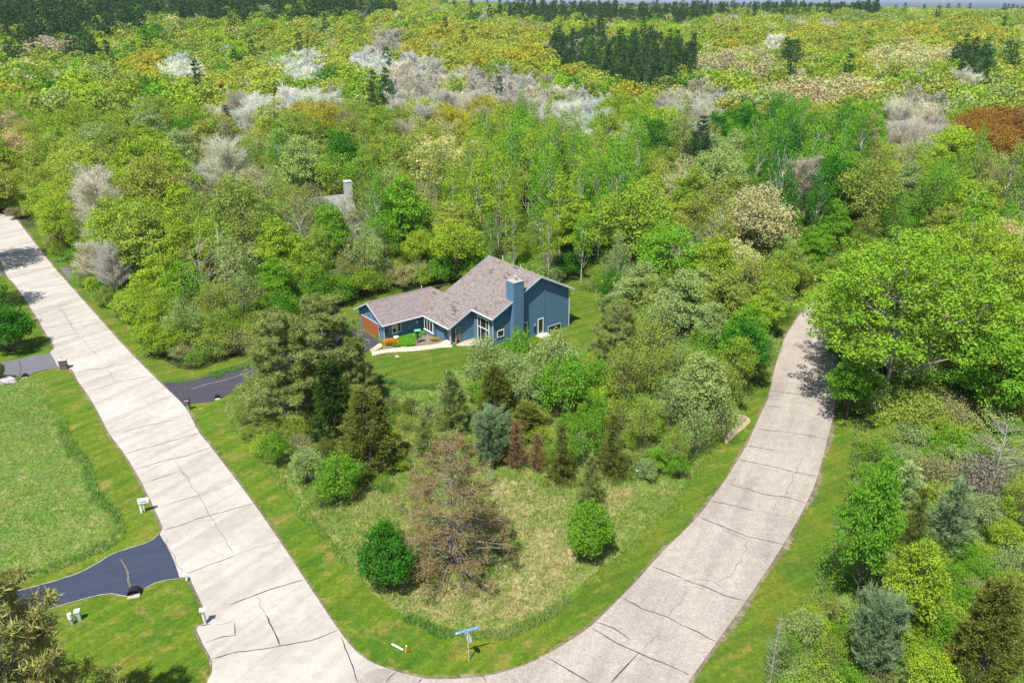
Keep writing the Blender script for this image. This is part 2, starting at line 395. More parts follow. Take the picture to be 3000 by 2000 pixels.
verge_mid = g([(475, 1128), (545, 1195), (640, 1170), (700, 1135), (650, 1180), (652, 1190), (690, 1245), (780, 1340), (850, 1420), (920, 1530), (1000, 1640), (1090, 1725), (1180, 1790), (1280, 1840), (1380, 1858), (1480, 1850), (1580, 1800), (1700, 1710), (1650, 1860), (1400, 2000), (1000, 1950), (600, 1400), (500, 1210)])
sheet('verge_lawn', catmull(verge_mid), .012, M_lawn_left)
meadow = A([(512, 932), (530, 962), (600, 1040), (650, 1100), (700, 1170), (760, 1240), (800, 1290), (850, 1350), (920, 1402), (1000, 1440), (1080, 1457), (1150, 1452), (1220, 1427), (1300, 1370), (1400, 1290), (1480, 1220), (1560, 1130), (1620, 1050), (1680, 975), (1730, 900), (1770, 850), (1800, 780), (1760, 720), (1560, 740), (1400, 760), (1330, 790), (1060, 838), (1000, 882), (900, 872), (800, 830), (640, 860), (570, 893)], q)
MEADOW = rough_edge(catmull(G(meadow)), .25)
sheet('meadow', MEADOW, .016, M_meadow)
sheet('dry_grass', rough_edge(catmull(G([(1130, 1700), (1190, 1740), (1300, 1815), (1420, 1830), (1560, 1790), (1660, 1690), (1745, 1600), (1860, 1450), (1800, 1430), (1700, 1510), (1640, 1440), (1480, 1400), (1390, 1460), (1500, 1560), (1450, 1690), (1250, 1700)])), .9), .019, M_straw)
wildf = A([(-200, 870), (0, 862), (60, 866), (95, 875), (105, 905), (100, 925), (148, 962), (157, 990), (175, 1025), (205, 1060), (217, 1110), (240, 1150), (275, 1185), (284, 1210), (265, 1250), (200, 1280), (100, 1315), (20, 1332), (-200, 1350)], q)
WILD = rough_edge(catmull(G(wildf)), .2)
sheet('rough_field', WILD, .016, M_wild)
strip_g = G(A([(1060, 842), (1000, 884), (900, 876), (880, 868), (885, 900), (960, 935), (1040, 905), (1075, 870)], q))
sheet('lawn_edge', catmull(strip_g), .02, M_wild)

# tar seams and cracks: (pixel line, width, kind)
c5 = lambda p: frm(0, 600, 2.351, p); c6 = lambda p: frm(0, 1267, 2.139, p); c7 = lambda p: frm(1000, 1200, 1.96, p); c8 = lambda p: frm(2000, 1200, 1.96, p); c9 = lambda p: frm(2000, 600, 2.351, p)
TL = [c5(p) for p in ([(20, 487), (180, 455), (360, 430)], [(205, 580), (300, 565), (475, 540)], [(230, 660), (330, 635), (525, 604)], [(275, 718), (470, 684)], [(310, 850), (480, 820), (690, 788)], [(370, 920), (470, 900), (580, 880)], [(520, 1160), (620, 1135), (700, 1130), (800, 1100)], [(810, 1105), (900, 1090)], [(600, 1285), (690, 1265), (800, 1225), (1035, 1180)], [(850, 1567), (1000, 1525), (1190, 1483)])]
TL += [c6(p) for p in ([(780, 133), (930, 95), (1020, 70), (1250, 3)], [(850, 232), (960, 198), (1060, 170), (1170, 148), (1320, 95)], [(950, 303), (1110, 248)], [(1060, 448), (1250, 392)], [(1020, 613), (1150, 577), (1240, 540), (1420, 493), (1590, 445)], [(1170, 885), (1300, 835), (1480, 770)], [(1440, 1082), (1600, 1020), (1690, 985), (1910, 922)], [(1665, 1140), (1720, 1250), (1755, 1337)], [(1330, 1418), (1460, 1380), (1640, 1360), (1760, 1337), (1950, 1305), (2120, 1240)], [(1245, 1212), (1320, 1200)], [(1470, 1190), (1472, 1270), (1400, 1280), (1290, 1317)])]
TL += [c7([(0, 1310), (50, 1430), (95, 1567)])]
FL = [c5(p) for p in ([(580, 880), (740, 840)], [(150, 355), (210, 435)], [(410, 710), (470, 800), (560, 920), (690, 1065)], [(740, 1130), (800, 1220)], [(430, 720), (500, 850), (540, 930)])]
FL += [c6(p) for p in ([(1250, 392), (1480, 310)], [(985, 470), (1060, 448)], [(1090, 175), (1140, 240), (1200, 330), (1250, 400), (1320, 525), (1390, 640), (1460, 760)], [(1110, 230), (1190, 290), (1150, 250)], [(1480, 770), (1600, 720), (1760, 685)], [(1610, 1030), (1665, 1140)], [(1345, 1205), (1475, 1178)], [(890, 320), (950, 303)], [(1030, 660), (1100, 780), (1140, 890)], [(1200, 565), (1330, 550), (1420, 500)])]
TR = [c7(p) for p in ([(320, 1502), (255, 1567)], [(465, 1545), (440, 1567)], [(810, 1530), (835, 1567)], [(1180, 1420), (1260, 1470), (1430, 1567)], [(1440, 1255), (1560, 1330), (1700, 1395), (1960, 1505)], [(1460, 1220), (1560, 1255), (1660, 1322)], [(1710, 1395), (1620, 1490), (1550, 1567)], [(1610, 1080), (1720, 1140), (1870, 1190), (1960, 1240)], [(1785, 905), (1880, 935), (1960, 970)])]
TR += [c8(p) for p in ([(0, 975), (130, 1020), (250, 1070), (370, 1102)], [(90, 618), (250, 680), (370, 730), (580, 775)], [(165, 525), (280, 550), (400, 580)], [(240, 420), (340, 450), (480, 490), (600, 505), (710, 540)], [(320, 287), (450, 315), (600, 350), (770, 385)], [(365, 208), (540, 240)], [(430, 112), (560, 128), (700, 145), (835, 175)], [(0, 1240), (90, 1280), (190, 1335)], [(0, 1505), (35, 1525)])]
TR += [c9(p) for p in ([(605, 1280), (700, 1295), (860, 1315)], [(560, 1382), (700, 1400)], [(720, 1160), (860, 1185)], [(860, 1315), (1040, 1340)])]
FR = [c7(p) for p in ([(1850, 1220), (1800, 1310), (1740, 1370)], [(1870, 1190), (1960, 1090)])]
FR += [c8(p) for p in ([(620, 150), (605, 215)], [(540, 240), (700, 262)], [(700, 262), (640, 370), (620, 430), (580, 500)], [(450, 500), (430, 570)], [(550, 530), (520, 590)], [(400, 580), (530, 600), (660, 635)], [(375, 750), (340, 860), (280, 950), (200, 990)], [(440, 830), (490, 845), (535, 842)], [(490, 845), (475, 890)], [(40, 1010), (0, 1090)],
      [(10, 1000), (70, 970), (170, 985), (260, 1050)], [(30, 1010), (110, 1030), (180, 1060)], [(60, 990), (150, 1030), (240, 1075)], [(190, 660), (240, 690), (330, 740)], [(200, 650), (290, 700), (350, 715)], [(250, 700), (330, 730), (400, 755)], [(430, 325), (500, 345), (570, 365)], [(480, 315), (540, 325), (600, 345)])]
def meander(pts, amp=.12):
    P = [pts[0]]
    for a, b in zip(pts, pts[1:]):
        k = max(2, int(math.dist(a, b) / .45))
        for j in range(1, k + 1):
            e = 0 if j == k else 1
            P.append((a[0] + (b[0] - a[0]) * j / k + e * random.uniform(-amp, amp), a[1] + (b[1] - a[1]) * j / k + e * random.uniform(-amp, amp)))
    return P
for L, par, z in ((TL, road, .0545), (TR, curved, .0625)):
    for p in L: strip('tar_seam', meander(G(p), .035), .085, z, M_tar, par)
for L, par, z in ((FL, road, .0543), (FR, curved, .0623)):
    for p in L: strip('crack', meander(G(p), .13), .04, z, M_crack, par, smooth_=False)
DW = [o for o in C.objects if o.name.startswith('driveway') and not 'edging' in o.name]
strip('crack', meander(G(c6([(758, 795), (790, 860), (805, 910), (820, 985)])), .1), .12, .0665, M_shoulder, DW[1], smooth_=False)
strip('crack', meander(G([(58, 1057), (62, 1080), (58, 1103)]), .08), .09, .0665, M_tar, DW[2])
strip('chalk_line', G(c5([(1315, 1272), (1430, 1235), (1560, 1205), (1680, 1165)])), .07, .0495, M_edge, DW[0])
# repair patch by the newspaper box, and faint turning marks
M_patch = plain('road patch', (.43, .39, .34), .9, .05)
sheet('repair_patch', dens(G(c6([(1245, 1214), (1345, 1205), (1475, 1180), (1470, 1270), (1290, 1317), (1262, 1290)]))), .0532, M_patch, parent=road)

# ------------------------------------------------------------------ tree and plant meshes
def leaves_mesh(name, pos, size, var, m, up=.5, aspect=.6, outward=None, seed=0):
    """diamond leaves; pos (n,3), var (n,)"""
    r = np.random.default_rng(seed); n = len(pos)
    nrm = r.normal(size=(n, 3)); nrm[:, 2] = np.abs(nrm[:, 2]) + up
    if outward is not None: nrm += outward
    nrm /= np.linalg.norm(nrm, axis=1)[:, None]
    t = r.normal(size=(n, 3)); t -= nrm * (t * nrm).sum(1)[:, None]; t /= np.linalg.norm(t, axis=1)[:, None]
    b = np.cross(nrm, t); s = size * r.uniform(.65, 1.35, n)[:, None]
    fold = nrm * s * .18
    v = np.stack([pos - t * s * .5, pos + b * s * aspect * .5 + fold, pos + t * s * .5, pos - b * s * aspect * .5 + fold], 1).reshape(-1, 3)
    return quads(name, v, var, m)
def quads(name, v, var, m, n_per=4, col=None):
    n = len(v) // n_per; me = D.meshes.new(name)
    me.vertices.add(len(v)); me.vertices.foreach_set('co', v.astype(np.float32).ravel())
    me.loops.add(len(v)); me.loops.foreach_set('vertex_index', np.arange(len(v), dtype=np.int32))
    me.polygons.add(n); me.polygons.foreach_set('loop_start', np.arange(0, len(v), n_per, dtype=np.int32))
    me.polygons.foreach_set('loop_total', np.full(n, n_per, np.int32))
    me.materials.append(m); me.update(calc_edges=True)
    if var is not None:
        a = me.attributes.new('var', 'FLOAT', 'FACE'); a.data.foreach_set('value', np.clip(var, 0, 1).astype(np.float32))
    if col is not None:
        a = me.attributes.new('col', 'FLOAT_COLOR', 'FACE'); a.data.foreach_set('color', np.concatenate([col, np.ones((n, 1))], 1).astype(np.float32).ravel())
    return me
def needles(name, base, dirs, length, width, var, m, seed=0):
    """thin triangles from base along dirs"""
    r = np.random.default_rng(seed); n = len(base)
    d = dirs / np.linalg.norm(dirs, axis=1)[:, None]; s = r.normal(size=(n, 3)); s -= d * (s * d).sum(1)[:, None]; s /= np.linalg.norm(s, axis=1)[:, None]
    L = (length * r.uniform(.6, 1.3, n))[:, None]
    v = np.stack([base - s * width * .5, base + s * width * .5, base + d * L], 1).reshape(-1, 3)
    return quads(name, v, var, m, 3)
def mb_mesh(name, mb, m):
    me = D.meshes.new(name); me.from_pydata(mb.v, [], mb.f); me.materials.append(m); me.update(); return me
def limb(mb, a, b, r0, r1, r, sag=.12, k=5, n=3):
    a = np.array(a, float); b = np.array(b, float); L = np.linalg.norm(b - a)
    pts = []
    for i in range(n + 1):
        t = i / n; p = a + (b - a) * t; p[2] += math.sin(t * math.pi) * sag * L * (-.5 if sag > 0 else .5)
        if 0 < i < n: p += r.normal(size=3) * L * .035
        pts.append(p)
    mb.tube(pts, [r0 + (r1 - r0) * i / n for i in range(n + 1)], k, cap=False)
    return pts

def broadleaf(name, seed, h=16., r=5., low=.30, nclump=70, per=130, leaf=.30, cl=1.25, top=.9, lean=0, trunk_r=.22, open_=.0, flat=.75, up=.5, lumpy=.25, multi=1, nl=34):
    rg = np.random.default_rng(seed)
    zc = h * (low + 1) / 2; rz = h * (1 - low) / 2
    P = []; tries = 0
    lob = [(rg.uniform(0, 6.28), rg.uniform(-1, 1), rg.uniform(.6, 1)) for _ in range(5)]
    mind = cl * .95
    while len(P) < nclump and tries < 6000:
        tries += 1
        d = rg.normal(size=3); d /= np.linalg.norm(d)
        if d[2] < -.55: continue
        s = rg.uniform(.2, 1) ** .38
        f = 1 + lumpy * (math.sin(3 * math.atan2(d[1], d[0]) + seed) * .5 + math.sin(5 * math.atan2(d[1], d[0]) + d[2] * 4 + seed * 2) * .5)
        zz = d[2]; taper = 1 if zz > 0 else 1 + zz * .3
        if zz > 0: taper = 1 - (1 - top) * zz
        p = np.array([d[0] * r * s * f * taper, d[1] * r * s * f * taper, zc + d[2] * rz * s * (1 if zz > 0 else .9)])
        if any(np.linalg.norm(p - q_) < mind * (.8 if tries > 2500 else 1) for q_ in P): continue
        P.append(p)
    P = np.array(P); ncl = len(P)
    cr = cl * rg.uniform(.7, 1.3, ncl)
    cnt = np.maximum(8, (per * (cr / cl) ** 2 * rg.uniform(1 - open_, 1, ncl)).astype(int))
    idx = np.repeat(np.arange(ncl), cnt); n = len(idx)
    d = rg.normal(size=(n, 3)); d /= np.linalg.norm(d, axis=1)[:, None]
    rad = rg.uniform(.35, 1.08, n) ** .7
    pos = P[idx] + d * (cr[idx] * rad)[:, None] * np.array([1, 1, flat]); keep = d[:, 2] > -.75 + rg.uniform(-.2, .2, n)
    cv = rg.uniform(.25, .75, ncl)
    var = cv[idx] * .55 + rg.uniform(0, 1, n) * .45
    out = d * .9
    crown = leaves_mesh(name + '_crown', pos[keep], leaf, var[keep], M_leaf, up=up, outward=out[keep], seed=seed)
    mb = MB()
    fork = h * low * 1.15
    bases = [(0, 0)] if multi == 1 else [(math.cos(i * 6.28 / multi) * .35, math.sin(i * 6.28 / multi) * .35) for i in range(multi)]
    for bx, by in bases:
        mb.tube([(bx, by, -.3), (bx * 1.2, by * 1.2, fork * .5), (bx * 2, by * 2, fork), (bx * 3 + rg.normal() * .3, by * 3 + rg.normal() * .3, h * .72)], [trunk_r * 1.25, trunk_r * .95, trunk_r * .8, trunk_r * .3], 7, cap=False)
    order = rg.permutation(ncl)[:min(ncl, nl)]
    for i in order:
        p = P[i]; z0 = min(max(fork * .9, p[2] - rg.uniform(1.2, 3) - np.hypot(p[0], p[1]) * .5), h * .7)
        a = np.array([0, 0, z0]); limb(mb, a, p, trunk_r * .38, .025, rg, sag=.12)
    return crown, mb_mesh(name + '_trunk', mb, M_bark)

def twiggy(name, seed, h=15., r=4., nst=90, tw=55, buds=2600, bud=.13, upward=1.0, low=.3, wtw=.035, trunk_r=.18, trunks=1):
    """budding tree: many fine upward twigs"""
    rg = np.random.default_rng(seed); mb = MB(); B = []; Dr = []; tips = []
    for k in range(trunks):
        bx, by = (rg.normal(size=2) * .9 if trunks > 1 else (0, 0))
        mb.tube([(bx, by, -.3), (bx * 1.1 + rg.normal() * .15, by, h * .45), (bx * 1.3, by * 1.3 + rg.normal() * .2, h * .95)], [trunk_r, trunk_r * .65, .02], 6, cap=False)
    for i in range(nst):
        z0 = h * (low + (1 - low) * rg.uniform(0, .85)); az = rg.uniform(0, 6.283); t = (z0 / h - low) / (1 - low)
        L = r * (1 - t * .55) * rg.uniform(.6, 1.1)
        tip = np.array([math.cos(az) * L, math.sin(az) * L, z0 + L * rg.uniform(.45, .95) * upward])
        pts = limb(mb, (0, 0, z0 - .3), tip, trunk_r * .3 * (1 - t * .5), .015, rg, sag=-.1 if rg.random() < .5 else .1, k=4)
        ts = rg.uniform(.25, 1, tw)
        a = np.array(pts[0]); seg = np.array([np.array(pts[0]) * (1 - x) + np.array(pts[-1]) * x for x in ts])
        seg += rg.normal(size=seg.shape) * .12
        dd = rg.normal(size=(tw, 3)) * .55 + np.array([math.cos(az) * .55, math.sin(az) * .55, .9 * upward])
        B.append(seg); Dr.append(dd)
    B = np.concatenate(B); Dr = np.concatenate(Dr); n = len(B)
    L = 1.15
    m1 = needles(name + '_t', B, Dr, L, wtw, rg.uniform(.15, .9, n), M_leaf, seed)
    # buds along twigs, merged in
    ii = rg.integers(0, n, buds); dn = Dr / np.linalg.norm(Dr, axis=1)[:, None]
    bp = B[ii] + dn[ii] * rg.uniform(.2, 1.1, buds)[:, None]
    m2 = leaves_mesh(name + '_b', bp, bud, rg.uniform(.4, 1, buds), M_leaf, up=.3, seed=seed)
    return join_meshes(name + '_crown', [m1, m2]), mb_mesh(name + '_trunk', mb, M_bark)
def join_meshes(name, ms):
    vs = []; lv = []; tot = []; va = []; off = 0
    for m_ in ms:
        nv = len(m_.vertices); co = np.empty(nv * 3, np.float32); m_.vertices.foreach_get('co', co); vs.append(co)
        nl = len(m_.loops); l = np.empty(nl, np.int32); m_.loops.foreach_get('vertex_index', l); lv.append(l + off)
        t_ = np.empty(len(m_.polygons), np.int32); m_.polygons.foreach_get('loop_total', t_); tot.append(t_)
        a = np.empty(len(m_.polygons), np.float32); m_.attributes['var'].data.foreach_get('value', a); va.append(a); off += nv
    me = D.meshes.new(name); v = np.concatenate(vs); l = np.concatenate(lv); t_ = np.concatenate(tot)
    me.vertices.add(len(v) // 3); me.vertices.foreach_set('co', v); me.loops.add(len(l)); me.loops.foreach_set('vertex_index', l)
    me.polygons.add(len(t_)); me.polygons.foreach_set('loop_start', np.concatenate([[0], np.cumsum(t_)[:-1]]).astype(np.int32)); me.polygons.foreach_set('loop_total', t_)
    me.materials.append(ms[0].materials[0]); me.update(calc_edges=True)
    a = me.attributes.new('var', 'FLOAT', 'FACE'); a.data.foreach_set('value', np.concatenate(va))
    for m_ in ms: D.meshes.remove(m_)
    return me

def conifer(name, seed, h=14., r=4., low=.15, whorls=16, perw=7, tuft=.42, wid=.07, n_t=34, rise=.25, droop=0., shape='cone', trunk_r=.2, tip_only=.0, ragged=.25, mt=None, limbs=True, fan=.7):
    rg = np.random.default_rng(seed); mb = MB(); B = []; Dr = []; V = []
    mb.tube([(0, 0, -.3), (rg.normal() * .1, rg.normal() * .1, h * .5), (0, 0, h)], [trunk_r, trunk_r * .6, .02], 7, cap=False)
    for wi in range(whorls):
        t = min(.99, max(0, (wi + rg.uniform(-.2, .2)) / whorls)); z = h * (low + (1 - low) * t); z = min(z, h * .985)
        if shape == 'cone': R = r * (1 - t) ** .75 + .25
        elif shape == 'round': R = r * math.sqrt(max(.05, 1 - (2 * t - .75) ** 2 * .62))* (1 if t < .85 else .7)
        else: R = r * (1 - t ** 2.2) * (.75 + .25 * math.sin(t * 9 + seed)) + .3
        k = max(3, int(perw * (.55 + .45 * (1 - t)))); a0 = rg.uniform(0, 6.28)
        for j in range(k):
            az = a0 + j * 6.283 / k + rg.uniform(-.25, .25); L = R * rg.uniform(1 - ragged, 1 + ragged * .5)
            tip = np.array([math.cos(az) * L, math.sin(az) * L, z + L * (rise - droop) + rg.uniform(-.1, .15)])
            a = np.array([0, 0, z - .05 * L])
            if limbs: limb(mb, a, tip, max(.018, trunk_r * .28 * (1 - t)), .012, rg, sag=.1 if rise > 0 else -.1, k=4)
            nn = int(n_t * max(.4, L / r)); s = rg.uniform(tip_only, 1.02, nn)
            side = np.array([-math.sin(az), math.cos(az), 0]); w_ = fan * .33 * L * (1 - np.abs(s * 2 - 1.15) ** 1.6 * .6)
            off = rg.uniform(-1, 1, nn) * np.maximum(w_, .1)
            p = a + (tip - a) * s[:, None] + side * off[:, None]; p[:, 2] += rg.normal(size=nn) * .08 * L ** .5 + .05
            # each tuft = a few needles
            q_ = 5; pp = np.repeat(p, q_, 0) + rg.normal(size=(nn * q_, 3)) * tuft * .12
            dd = rg.normal(size=(nn * q_, 3)) * .55 + np.array([math.cos(az), math.sin(az), .45 + rise]) * .7 + np.repeat(side * np.sign(off)[:, None] * .5, q_, 0)
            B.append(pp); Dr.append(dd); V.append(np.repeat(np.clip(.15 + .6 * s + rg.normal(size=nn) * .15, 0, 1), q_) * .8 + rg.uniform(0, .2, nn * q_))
    B = np.concatenate(B); Dr = np.concatenate(Dr); V = np.concatenate(V)
    return needles(name + '_crown', B, Dr, tuft, wid, V, mt or M_needle, seed), mb_mesh(name + '_trunk', mb, M_bark)

def cedar(name, seed, h=8., r=2.6, n=15000, leaf=.2, top=.12, m=None):
    """dense cone with tufted, drooping sprays"""
    rg = np.random.default_rng(seed); ns = 330
    t = rg.uniform(0, 1, ns) ** 1.25; az = rg.uniform(0, 6.283, ns)
    R = r * ((1 - t) ** .7 * (.8 + .2 * np.sin(az * 3 + t * 9 + seed) + .16 * np.sin(az * 7 - t * 17) + rg.uniform(-.16, .2, ns)) + .06); z = h * (.05 + .93 * t)
    c = np.stack([np.cos(az) * R * .78, np.sin(az) * R * .78, z], 1); o = np.stack([np.cos(az), np.sin(az), np.full(ns, .55)], 1)
    idx = rg.integers(0, ns, n); s = rg.uniform(0, 1, n)
    pos = c[idx] + o[idx] * (s * .6 * (r / 2.6))[:, None] + rg.normal(size=(n, 3)) * .15
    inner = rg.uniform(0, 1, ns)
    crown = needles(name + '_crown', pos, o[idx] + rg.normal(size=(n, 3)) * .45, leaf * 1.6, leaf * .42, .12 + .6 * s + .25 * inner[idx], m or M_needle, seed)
    mb = MB(); mb.tube([(0, 0, -.2), (0, 0, h * .9)], [.16, .03], 6, cap=False)
    for k in range(24): i = k * 13 % ns; limb(mb, (0, 0, c[i][2] * .8), c[i], .035, .01, rg, k=4)
    return crown, mb_mesh(name + '_trunk', mb, M_bark)

def tufted(name, seed, h=12., r=5., whorls=13, perw=8, tufts=8, nn=24, L=.40, wid=.05, low=.1, dead=0., trunk_r=.24, rise=.3):
    """red pine: bare limbs ending in round tufts of long needles"""
    rg = np.random.default_rng(seed); mb = MB(); B = []; Dr = []; V = []
    mb.tube([(0, 0, -.3), (rg.normal() * .15, rg.normal() * .15, h * .5), (0, 0, h * .97)], [trunk_r, trunk_r * .65, .03], 7, cap=False)
    for wi in range(whorls):
        t = (wi + rg.uniform(0, .6)) / whorls; z = h * (low + (1 - low) * t)
        R = r * math.sqrt(max(.04, 1 - (1.25 * t - .28) ** 2)) * (1 - .25 * t); k = max(4, int(perw * (1 - .45 * t))); a0 = rg.uniform(0, 6.28)
        for j in range(k):
            az = a0 + j * 6.283 / k + rg.uniform(-.35, .35); Lb = R * rg.uniform(.55, 1.12)
            tip = np.array([math.cos(az) * Lb, math.sin(az) * Lb, z + Lb * rise * rg.uniform(.4, 1.5)])
            a = np.array([0, 0, z]); pts = limb(mb, a, tip, max(.03, trunk_r * .34 * (1 - t)), .02, rg, sag=.12, k=4)
            if rg.random() < dead * (1 - t): nt = int(tufts * .3)
            else: nt = max(3, int(tufts * (.45 + .65 * Lb / r)))
            side = np.array([-math.sin(az), math.cos(az), 0])
            for q_ in range(nt):
                s = rg.uniform(.38, 1.03) ** .7; p = a + (tip - a) * s; off = rg.uniform(-1, 1) * .36 * Lb * (1.15 - s * .7)
                e = p + side * off + np.array([0, 0, rg.uniform(.0, .35)])
                if q_ % 2 == 0: limb(mb, p - (tip - a) * .12, e, .02, .01, rg, k=3, n=2)
                d = rg.normal(size=(nn, 3)); d[:, 2] = d[:, 2] * .7 + .45; d /= np.linalg.norm(d, axis=1)[:, None]
                B.append(np.repeat(e[None], nn, 0) + d * .06 + rg.normal(size=(nn, 3)) * .12); Dr.append(d); V.append(np.clip(rg.uniform(.25, .85) + rg.uniform(-.15, .15, nn), 0, 1))
    return needles(name + '_crown', np.concatenate(B), np.concatenate(Dr), L, wid, np.concatenate(V), M_needle, seed), mb_mesh(name + '_trunk', mb, M_bark)

PR = {}
PR['oak'] = [broadleaf('oak', 11 + i, h=15, r=5.4, low=.28, nclump=78, per=120, leaf=.34, cl=1.3, lumpy=.25) for i in range(3)]
PR['maple'] = [broadleaf('maple', 31 + i, h=14, r=4.2, low=.18, nclump=72, per=150, leaf=.33, cl=1.15, flat=.6, top=.6, lumpy=.3) for i in range(3)]
PR['sparse'] = [broadleaf('sparse', 51 + i, h=14, r=4.2, low=.22, nclump=85, per=62, leaf=.27, cl=1.05, open_=.6, trunk_r=.17, lumpy=.35) for i in range(3)]
PR['aspen'] = [broadleaf('aspen', 71 + i, h=18, r=2.6, low=.2, nclump=74, per=70, leaf=.27, cl=.85, open_=.5, trunk_r=.15, top=.45, up=.2) for i in range(2)]
PR['bare'] = [twiggy('bare', 91, 15, 3.6, tw=62, wtw=.036, buds=3400, bud=.15), twiggy('bare', 92, 13, 4.2, upward=.85, tw=62, wtw=.036, buds=3400, bud=.15)]
PR['naked'] = [twiggy('naked', 95, 14, 4.2, nst=46, tw=16, buds=100, upward=.7, wtw=.05, trunk_r=.2)]
PR['blossom'] = [twiggy('blossom', 97, 9, 3.6, nst=90, tw=30, buds=6500, bud=.16, upward=.6, low=.15)]
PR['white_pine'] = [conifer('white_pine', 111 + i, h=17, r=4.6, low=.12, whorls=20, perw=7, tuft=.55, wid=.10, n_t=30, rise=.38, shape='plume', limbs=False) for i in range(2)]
PR['red_pine'] = [tufted('red_pine', 121, dead=.45, tufts=11, nn=22, L=.36, perw=11, low=.03, rise=.12), tufted('red_pine', 122, tufts=17, nn=34, wid=.07, perw=9, whorls=14), tufted('red_pine', 123, h=12, r=4.6, tufts=17, nn=34, wid=.07, perw=9, whorls=14)]
PR['giant'] = [broadleaf('giant', 401 + i, h=20, r=9.2, low=.16, nclump=380, per=105, leaf=.28, cl=.88, open_=.5, lumpy=.35, trunk_r=.26, nl=36, flat=.7) for i in range(2)]
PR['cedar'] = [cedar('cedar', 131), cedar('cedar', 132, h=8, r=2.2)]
PR['shrub'] = [broadleaf('shrub', 141 + i, h=4.2, r=2.6, low=.02, nclump=66, per=110, leaf=.19, cl=.62, trunk_r=.06, flat=.8, multi=4, lumpy=.42, open_=.45) for i in range(3)]
PR['bush'] = [broadleaf('bush', 151, h=4.0, r=2.3, low=.0, nclump=95, per=120, leaf=.17, cl=.48, trunk_r=.05, flat=.9, multi=4, lumpy=.26, up=.3, open_=.4)]
PR['brush'] = [broadleaf('brush', 161 + i, h=3.6, r=2.4, low=.02, nclump=55, per=60, leaf=.17, cl=.7, trunk_r=.05, open_=.6, multi=5, lumpy=.35) for i in range(2)]
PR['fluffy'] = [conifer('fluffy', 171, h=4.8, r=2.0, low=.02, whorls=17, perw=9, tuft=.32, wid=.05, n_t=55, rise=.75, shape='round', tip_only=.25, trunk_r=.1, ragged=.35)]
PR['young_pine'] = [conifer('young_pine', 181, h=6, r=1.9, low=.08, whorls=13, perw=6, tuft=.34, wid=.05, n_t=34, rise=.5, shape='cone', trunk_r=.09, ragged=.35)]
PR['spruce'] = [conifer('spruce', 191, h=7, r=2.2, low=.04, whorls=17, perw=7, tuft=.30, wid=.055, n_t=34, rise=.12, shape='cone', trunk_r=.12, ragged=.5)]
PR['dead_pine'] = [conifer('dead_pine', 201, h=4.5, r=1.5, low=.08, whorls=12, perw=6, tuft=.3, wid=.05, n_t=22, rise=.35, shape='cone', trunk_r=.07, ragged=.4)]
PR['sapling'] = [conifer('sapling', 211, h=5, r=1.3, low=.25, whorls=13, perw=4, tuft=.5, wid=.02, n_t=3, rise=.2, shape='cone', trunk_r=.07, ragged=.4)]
KIND = dict(giant=('spreading_tree', 'spreading tree'), oak=('oak_tree', 'oak'), maple=('maple_tree', 'maple'), sparse=('young_leaf_tree', 'thinly leafed tree'), aspen=('aspen_tree', 'aspen'), bare=('budding_tree', 'budding tree'), naked=('leafless_tree', 'leafless tree'),
            blossom=('blossoming_tree', 'blossoming tree'), white_pine=('white_pine_tree', 'white pine'), red_pine=('red_pine_tree', 'red pine'), cedar=('cedar_tree', 'cedar'), shrub=('shrub', 'shrub'), bush=('round_bush', 'bush'),
            brush=('scrub_bush', 'scrub bush'), fluffy=('scots_pine_tree', 'bushy pine'), young_pine=('young_pine_tree', 'young pine'), spruce=('spruce_tree', 'spruce'), dead_pine=('dying_pine_tree', 'dying pine'), sapling=('bare_sapling', 'sapling'))
TINT = dict(tawny=(.32, .33, .11), freshlime=(.25, .44, .04), lime=(.33, .47, .045), yellow=(.40, .46, .075), olive=(.30, .39, .07), green=(.19, .40, .035), deep=(.07, .24, .025), cream=(.54, .54, .25), tan=(.50, .43, .24), rust=(.34, .19, .04), mustard=(.44, .43, .05), silver=(.62, .61, .50),
            lilac=(.50, .47, .37), white=(.74, .77, .70), conifer=(.065, .135, .045), pine=(.24, .30, .085), halfdead=(.25, .20, .09), bluegreen=(.19, .29, .14), sage=(.34, .45, .15), brown=(.27, .17, .08), gold=(.15, .18, .035), dark=(.05, .10, .02), khaki=(.36, .35, .16), grey=(.30, .26, .23))
CWORD = dict(freshlime='fresh green', tawny='tawny green', halfdead='half brown', lime='lime green', yellow='yellow green', olive='olive green', green='fresh green', deep='deep green', cream='cream flowering', tan='tan flowering', rust='rusty orange', mustard='mustard yellow', silver='silvery', lilac='grey lilac',
             white='white', conifer='dark green', pine='brownish green', bluegreen='blue green', sage='sage green', brown='brown', gold='golden green', dark='blackish green', khaki='khaki', grey='grey')
BARK = dict(giant=(.32, .28, .23), red_pine=(.25, .21, .18), aspen=(.55, .52, .45), bare=(.38, .34, .30), naked=(.5, .46, .40), blossom=(.2, .17, .14), sapling=(.42, .38, .34))
def plant(kind, X, Y, h, r, tint, label=None, group=None, z=None, i=None, jit=.12):
    v = PR[kind]; cr, tk = v[random.randrange(len(v)) if i is None else i]
    nm, cat = KIND[kind]
    hh = max(vv for vv in (cr['h'],)) if 'h' in cr else None
    e = empty(nm, (X, Y, ter(X, Y) if z is None else z), random.uniform(0, 6.28))
    e.scale = (r / cr['r'], r / cr['r'], h / cr['h'])
    a = D.objects.new('crown', cr); b = D.objects.new('trunk', tk)
    t = TINT[tint]; j = 1 + random.uniform(-jit, jit); k = random.uniform(-.05, .05)
    a.color = (max(0, t[0] * (j + k)), t[1] * j, t[2], 1)
    b.color = (*BARK.get(kind, (.13, .105, .085)), 1)
    link(a, e); link(b, e)
    tag(e, label, cat, group); e['tint'] = tint; e['sort'] = kind; e['h'] = h
    return e
